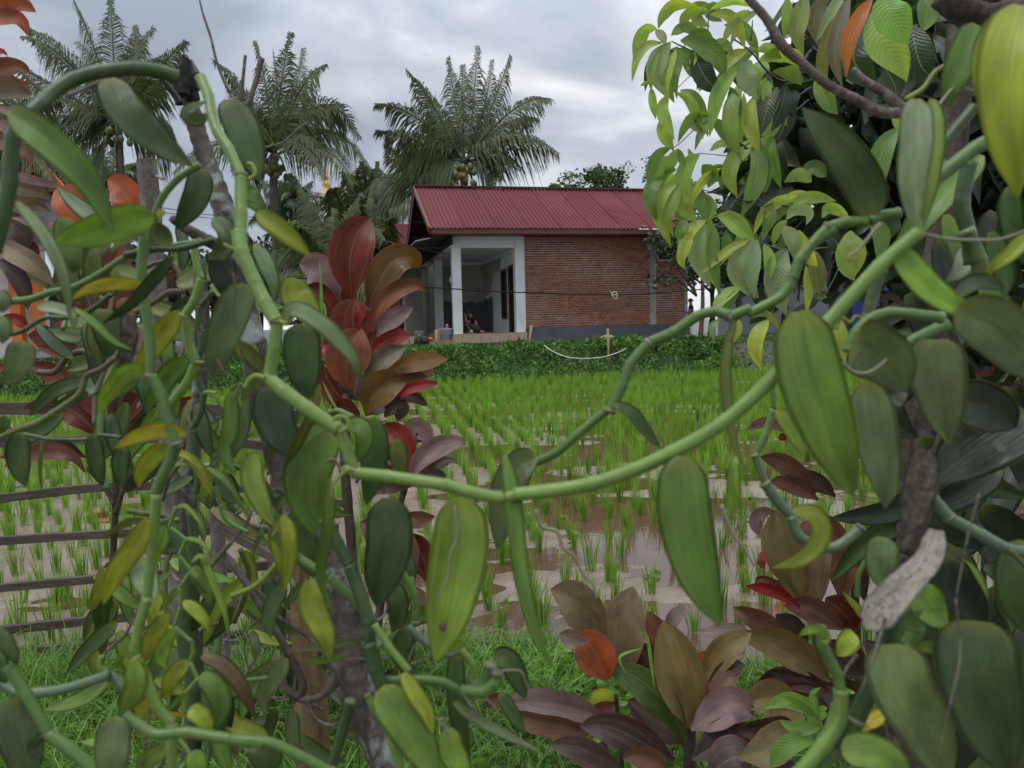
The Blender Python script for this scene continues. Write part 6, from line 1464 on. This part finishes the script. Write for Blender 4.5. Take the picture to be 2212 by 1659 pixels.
stem(TR, 'J', "1720,190 1590,130 w12 d1.8 cgg", 'twig', nodes=False, n=7)
stem(TR, 'K', "620,95 500,100 430,110 300,230 160,500 120,600 w10 d1.8 cgg\n640,60 560,280 400,560 w9 d1.9 cgg", 'twig', nodes=False, n=7)
TREE_TOP = """415,182 440,100 520,25 655,35 w95 ctb
405,182 340,190 285,270 260,385 w105 ctb
440,275 350,290 280,380 250,515 w70 cty
560,182 580,110 650,70 740,72 w80 ctb
738,85 690,75 670,120 740,165 w90 ctp
750,62 830,20 910,5 1005,40 w60 ctb
750,92 860,100 930,190 970,305 w95 cty
1005,68 930,110 870,190 828,285 w80 ctb
500,230 560,180 610,190 660,245 w70 ctg
620,208 700,210 770,262 w80 ctg
560,262 670,270 790,370 845,500 w160 ctg t10
660,348 680,430 740,530 815,585 w170 ctd t10
495,270 430,370 400,480 465,615 w130 ctp t10
445,285 390,370 370,480 372,585 w75 ctb
530,318 490,430 465,540 478,655 w85 cty
530,312 590,360 630,410 640,455 w95 ctg
400,190 440,240 460,290 w70 ctp
370,565 380,640 398,755 w65 ctb
480,610 440,700 470,800 516,892 w100 ctb
430,765 440,850 475,948 w70 cty
528,595 600,625 650,700 700,875 w80 ctb
740,738 640,750 580,820 545,912 w80 ctg
745,735 690,760 640,780 740,855 w90 ctp
775,262 840,285 895,355 w70 ctg
985,322 900,365 850,430 828,490 w95 cty
940,425 860,500 785,640 750,855 w120 ctb t8
1010,385 980,460 1000,540 1065,630 w160 ctp t8
935,560 890,680 890,850 945,1010 w125 ctb
965,600 965,750 950,900 w65 ctb
1030,620 1000,760 1030,890 1065,985 w125 cty
1060,385 1160,350 1260,360 1335,435 w110 ctb
1050,325 1120,305 1200,370 w90 ctp
1150,460 1240,465 1330,540 w80 ctg
1110,500 1080,570 1070,670 w70 ctb
1125,520 1110,620 1150,715 w80 ctb
1180,560 1120,680 1070,870 w170 ctd
1240,550 1210,690 1150,830 w130 ctd
1300,580 1270,660 1290,750 w140 ctd
760,780 820,830 865,930 w80 ctg
748,972 820,925 905,945 w60 ctb
497,950 420,990 370,1090 358,1210 w90 ctg
545,957 500,1030 455,1130 w90 ctb
545,957 570,1030 575,1095 w55 ctg
683,990 610,1050 575,1150 612,1310 w125 ctb t10
532,1090 450,1110 430,1210 w90 ctg
452,1140 380,1200 370,1310 405,1410 w120 ctg
552,1170 460,1230 410,1350 450,1515 w105 ctb
548,1180 520,1300 480,1400 515,1510 w100 ctb
820,1080 730,1130 660,1220 610,1340 w70 cty
560,1225 580,1320 650,1415 w125 ctb
965,945 900,1020 870,1130 918,1255 w125 ctb t8
1015,945 1060,1060 1030,1200 955,1378 w145 ctg
1070,925 1110,1020 1130,1100 1100,1210 w85 ctg
1145,870 1140,1000 1200,1190 w105 ctg
1000,1200 1080,1290 1165,1290 w110 ctd
1028,1508 1090,1370 1210,1285 1400,1255 w85 cty
795,1382 880,1410 960,1480 1030,1540 w140 ctb t8
725,1410 640,1470 585,1560 558,1680 w100 cty
722,1420 670,1530 660,1650 745,1830 w135 ctp t6
1012,1545 930,1570 870,1620 820,1700 w70 cty
1035,1540 980,1600 960,1750 1050,1900 w170 ctp t6
600,1400 560,1490 570,1570 w90 ctg
762,1440 770,1560 800,1670 w95 ctg
1245,1415 1180,1480 1155,1570 w75 ctb
1400,1170 1320,1120 1235,1165 w110 ctp
880,560 920,700 900,800 w110 ctg
700,500 680,540 665,575 w45 ctg
300,550 340,530 370,540 w30 ctb
520,400 540,460 550,495 w40 ctp
640,330 620,420 600,450 w90 cty
700,1060 760,1130 740,1200 w130 ctg
900,1300 1000,1330 1080,1290 w110 ctd
640,1250 700,1300 720,1420 w120 ctg
1100,1500 1130,1400 1140,1300 w100 ctg
850,1480 870,1600 900,1700 w90 ctg"""
leaves(TR, 'H', 't', TREE_TOP, 1.85)
leaves(TR, 'J', 't', """1300,-10 1240,110 1225,180 1250,235 w95 cty
1430,-20 1415,120 1440,240 1475,400 w85 ctg
1665,50 1540,105 1440,190 1345,272 w65 cty
1655,90 1590,180 1590,280 1660,400 w150 ctp t8
1612,352 1520,400 1460,470 1430,540 w95 ctb
1600,370 1540,440 1500,520 w70 ctg
1470,560 1430,610 1440,690 w60 ctp
1600,560 1590,620 1545,720 w70 cty""", 1.8)
leaves(TR, 'K', 't', """55,45 30,180 20,300 40,420 w120 ctp t8
100,75 140,180 120,320 w90 ctb
245,108 190,220 190,380 240,520 w200 ctp t8
370,215 385,350 375,510 w70 cty
430,120 430,230 455,390 w130 col
660,-10 640,120 640,230 680,305 w180 ctb t8
130,560 70,650 50,760 80,870 w120 cty
595,555 590,680 620,820 w110 cty
130,540 60,525 -10,560 w40 ctp
480,10 560,60 600,160 w120 ctd
420,400 440,410 500,415 w50 ctg
0,680 60,700 120,760 w40 ctb
100,500 160,560 200,620 w60 ctb
790,-100 850,20 830,160 w130 ctg""", 1.8)
leaves(TR, 'I', 't', """690,-40 680,60 730,160 798,278 w260 d1.1 cwd t8
590,60 640,260 740,400 792,515 w260 d1.3 ctb t8
575,-10 480,120 415,280 408,475 w120 d1.3 cto t12
430,-30 360,180 330,380 380,550 w120 d1.4 cgb t12
300,-30 220,60 200,150 230,290 w120 d1.5 cgb t12
380,-40 300,120 220,250 w120 d1.5 ctp t12
150,-40 110,100 90,220 130,345 w140 d1.4 col t10
330,110 270,300 250,460 288,625 w105 d1.4 col t12
210,500 260,600 300,680 348,730 w140 d1.6 ctg t12
740,820 640,960 590,1150 575,1360 w170 d1.2 ctg t10
30,-20 20,120 10,240 w90 d1.4 ctb
0,330 80,350 130,430 w90 d1.6 ctb
0,440 70,460 110,520 w90 d1.6 ctg
420,1500 440,1600 460,1760 w200 d1.5 ctb t8
60,1360 120,1280 220,1270 330,1290 w90 d1.5 ctb
0,1290 80,1250 200,1260 w60 d1.5 cty
20,1410 80,1350 170,1370 150,1440 w90 d1.5 ctp
250,1400 300,1330 420,1400 w90 d1.5 ctb
100,1480 130,1600 210,1700 w150 d1.6 cty
0,1450 60,1550 70,1650 w120 d1.6 ctp
900,200 930,60 900,-40 w160 d1.5 ctg
560,90 480,260 460,400 600,560 w270 d1.7 ctd t8
830,160 850,320 900,450 1000,520 w240 d1.6 ctd t8
650,430 720,560 720,660 w160 d1.6 ctd
700,760 780,820 760,900 w120 d1.6 ctb
1000,1000 1030,1150 1020,1300 w120 d1.3 ctb""")
random.seed(5)
HT = TREE_TOP.strip().splitlines()
for ln in HT:
    pts, o_ = parse(ln)
    if pts[0][0] < 430 or random.random() < .25: continue
    dx, dy = R(10, 110), R(-60, 90)
    leaves(TR, 'H', 't', ' '.join('%f,%f' % (a+dx, b+dy) for a, b in pts)+' w%f c%s d%f' % (o_['w']*R(.9, 1.15), random.choice(('tg', 'tg', 'tb', 'tb', 'td')), R(1.98, 2.25)))
# darker inner foliage of the same tree: many leaves too dense to pick apart
pp = []; L_ = []
for k in range(3000):
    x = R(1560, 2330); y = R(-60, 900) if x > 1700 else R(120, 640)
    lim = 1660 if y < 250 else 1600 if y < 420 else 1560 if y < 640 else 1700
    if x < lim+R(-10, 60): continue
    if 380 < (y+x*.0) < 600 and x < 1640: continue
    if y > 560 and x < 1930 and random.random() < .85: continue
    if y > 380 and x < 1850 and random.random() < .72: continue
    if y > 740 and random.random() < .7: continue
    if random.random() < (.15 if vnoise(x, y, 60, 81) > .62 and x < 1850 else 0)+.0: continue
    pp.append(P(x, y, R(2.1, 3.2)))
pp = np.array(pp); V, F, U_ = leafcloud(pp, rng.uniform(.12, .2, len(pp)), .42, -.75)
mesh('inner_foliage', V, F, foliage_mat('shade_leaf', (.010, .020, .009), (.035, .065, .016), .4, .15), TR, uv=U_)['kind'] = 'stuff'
# young weed shoots among the cordylines
wdp = thing('young_shoot', 'fresh light green young shoot with pointed leaves in front of the dark cordyline', 'plant', P(1770, 1700, 1.35))
stem(wdp, 'M', "440,1680 440,1430 400,1240 w14 clg d1.35", 'stem', nodes=False, n=7)
leaves(wdp, 'M', 't', """410,1350 330,1280 220,1250 100,1300 w120 cwd t10
430,1400 330,1290 220,1240 180,1240 w60 cwd t20
420,1380 440,1310 470,1300 w80 cwd
430,1420 330,1420 250,1410 190,1375 w100 cwd t12
395,1500 280,1500 190,1560 135,1660 w140 cwd t10
410,1300 380,1220 430,1180 w40 cwd
640,1210 600,1200 580,1180 w30 cwd""", 1.35)
gb = thing('grass_tuft', 'tall bright grass blades sprouting between the cordyline leaves', 'grass', P(1530, 1560, 1.9))
leaves(gb, 'L', 't', "1055,1150 1030,950 1010,820 980,785 930,830 w28 cwd t20\n870,1050 830,960 850,930 970,890 w22 cwd t20", 1.95)
gb = thing('grass_tuft', 'slender green grass blades in front of the tall red cordyline', 'grass', P(690, 800, 2.4))
leaves(gb, 'E', 't', "580,720 575,500 570,300 560,180 w26 cwd t20\n560,620 530,480 470,380 w22 cwd t20\n600,620 595,480 570,450 540,540 w18 cwd t20\n700,1180 640,1080 600,1000 580,960 w22 cwd t20", 2.4)
# near clumps of bright grass standing free of the turf
n = 900; x = rng.uniform(-2.6, -.2, n); y = rng.uniform(2.2, 3.2, n)
ok = vnoise(x, y, .3, 91) > .5; x, y = x[ok], y[ok]; n = len(x)
V, F, U_ = bladecloud(np.stack([x, y, ground_z(x, y)], -1), rng.uniform(.25, .5, n), rng.uniform(.006, .011, n), rng.uniform(.3, 1.0, n), rng.uniform(0, 6.28, n), .7, 6)
tag(mesh('tall_grass', V, F, M_GRASS, uv=U_), 'taller arching grass blades by the fence and posts at lower left', 'grass', kind='stuff')

# ---------------------------------------------------------------- further tangled growth on the fence
V10 = vine('dull olive vanilla tangle low among the fence rails and posts', 560, 1400, 1.3)
def tangle(plant, n, xr, yr, dr, wr, cols, seed):
    random.seed(seed)
    for k in range(n):
        x, y, d = R(*xr), R(*yr), R(*dr); a = math.radians(R(20, 160) if random.random() < .85 else R(160, 380)); w_ = R(*wr); L = w_*R(2.6, 4.2); b = a+R(-.5, .5)
        x1, y1 = x+math.cos(a)*L*.5, y+math.sin(a)*L*.5; x2, y2 = x1+math.cos(b)*L*.5, y1+math.sin(b)*L*.5
        leaves(plant, 'D', 'v', "%f,%f %f,%f %f,%f w%f d%f c%s" % (x, y, x1, y1, x2, y2, w_, d, random.choice(cols)))
def tendrils(plant, n, xr, yr, dr, wr, cols, seed, name='stem', mat=None, step=60):
    random.seed(seed)
    for k in range(n):
        x, y, d = R(*xr), R(*yr), R(*dr); a = R(0, 6.28); s_ = ''
        for j in range(random.randint(4, 7)):
            s_ += "%f,%f " % (x, y); a += R(-.9, .9); x += math.cos(a)*step*.6; y += math.sin(a)*step
        stem(plant, 'D', s_+"w%f d%f e%f c%s" % (R(*wr), d, d+R(-.1, .1), random.choice(cols)), name, mat, nodes=name == 'stem', n=8)
tangle(V10, 34, (330, 660), (780, 1100), (1.0, 1.6), (22, 44), ['dg', 'mg', 'bg', 'ol', 'gg', 'lg'], 21)
tangle(V10, 34, (420, 900), (1200, 1600), (1.0, 1.6), (22, 44), ['dg', 'mg', 'bg', 'ol', 'gg', 'bk'], 11)
tendrils(V10, 12, (340, 640), (900, 1500), (1.0, 1.5), (9, 17), ['mg', 'dg', 'ol'], 12)
tendrils(V10, 22, (350, 800), (1000, 1600), (1.0, 1.5), (3, 8), ['dk', 'tn'], 13, 'dry_stem', M_TWIG, 50)
V11 = vine('shaded vanilla growth behind the yellow leaves at the far left', 150, 900, 1.2)
tangle(V11, 34, (120, 460), (480, 900), (1.0, 1.5), (26, 50), ['dg', 'mg', 'bg', 'ol', 'gg', 'pl'], 14)
tendrils(V11, 8, (130, 420), (500, 900), (1.0, 1.4), (7, 15), ['mg', 'dg', 'br'], 15)
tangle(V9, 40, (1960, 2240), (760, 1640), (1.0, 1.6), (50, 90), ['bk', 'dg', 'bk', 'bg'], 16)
tangle(V2, 14, (1960, 2240), (250, 760), (1.0, 1.5), (45, 80), ['bk', 'dg', 'mg'], 17)
tangle(V7, 34, (200, 600), (1150, 1650), (.9, 1.3), (26, 46), ['mg', 'lg', 'dg', 'yg'], 18)

q = G(1672, 1320, .03); fl = leafmesh('fallen_leaf', [q, q+[.05, .03, .012], q+[.10, .03, .01]], .05, 't', .2, .3, .1, 0, .1, M_TRE, None, (.34, .09, .03), 12, 6)
tag(fl, 'curled orange fallen leaf lying on wet mud beside the right cordyline', 'fallen leaf')
q = G(222, 1255, .02)
for i, (x, y) in enumerate(((218, 1112), (232, 1130))):
    q = G(x, y, .03); tag(MB().box(q, (.12, .07, .05), rz=.4+i).build('brick_fragment', M_BRICK, None), ['broken red brick piece farther out in the mud beyond the rails', 'broken red brick piece nearer in the mud beyond the rails'][i], 'brick')
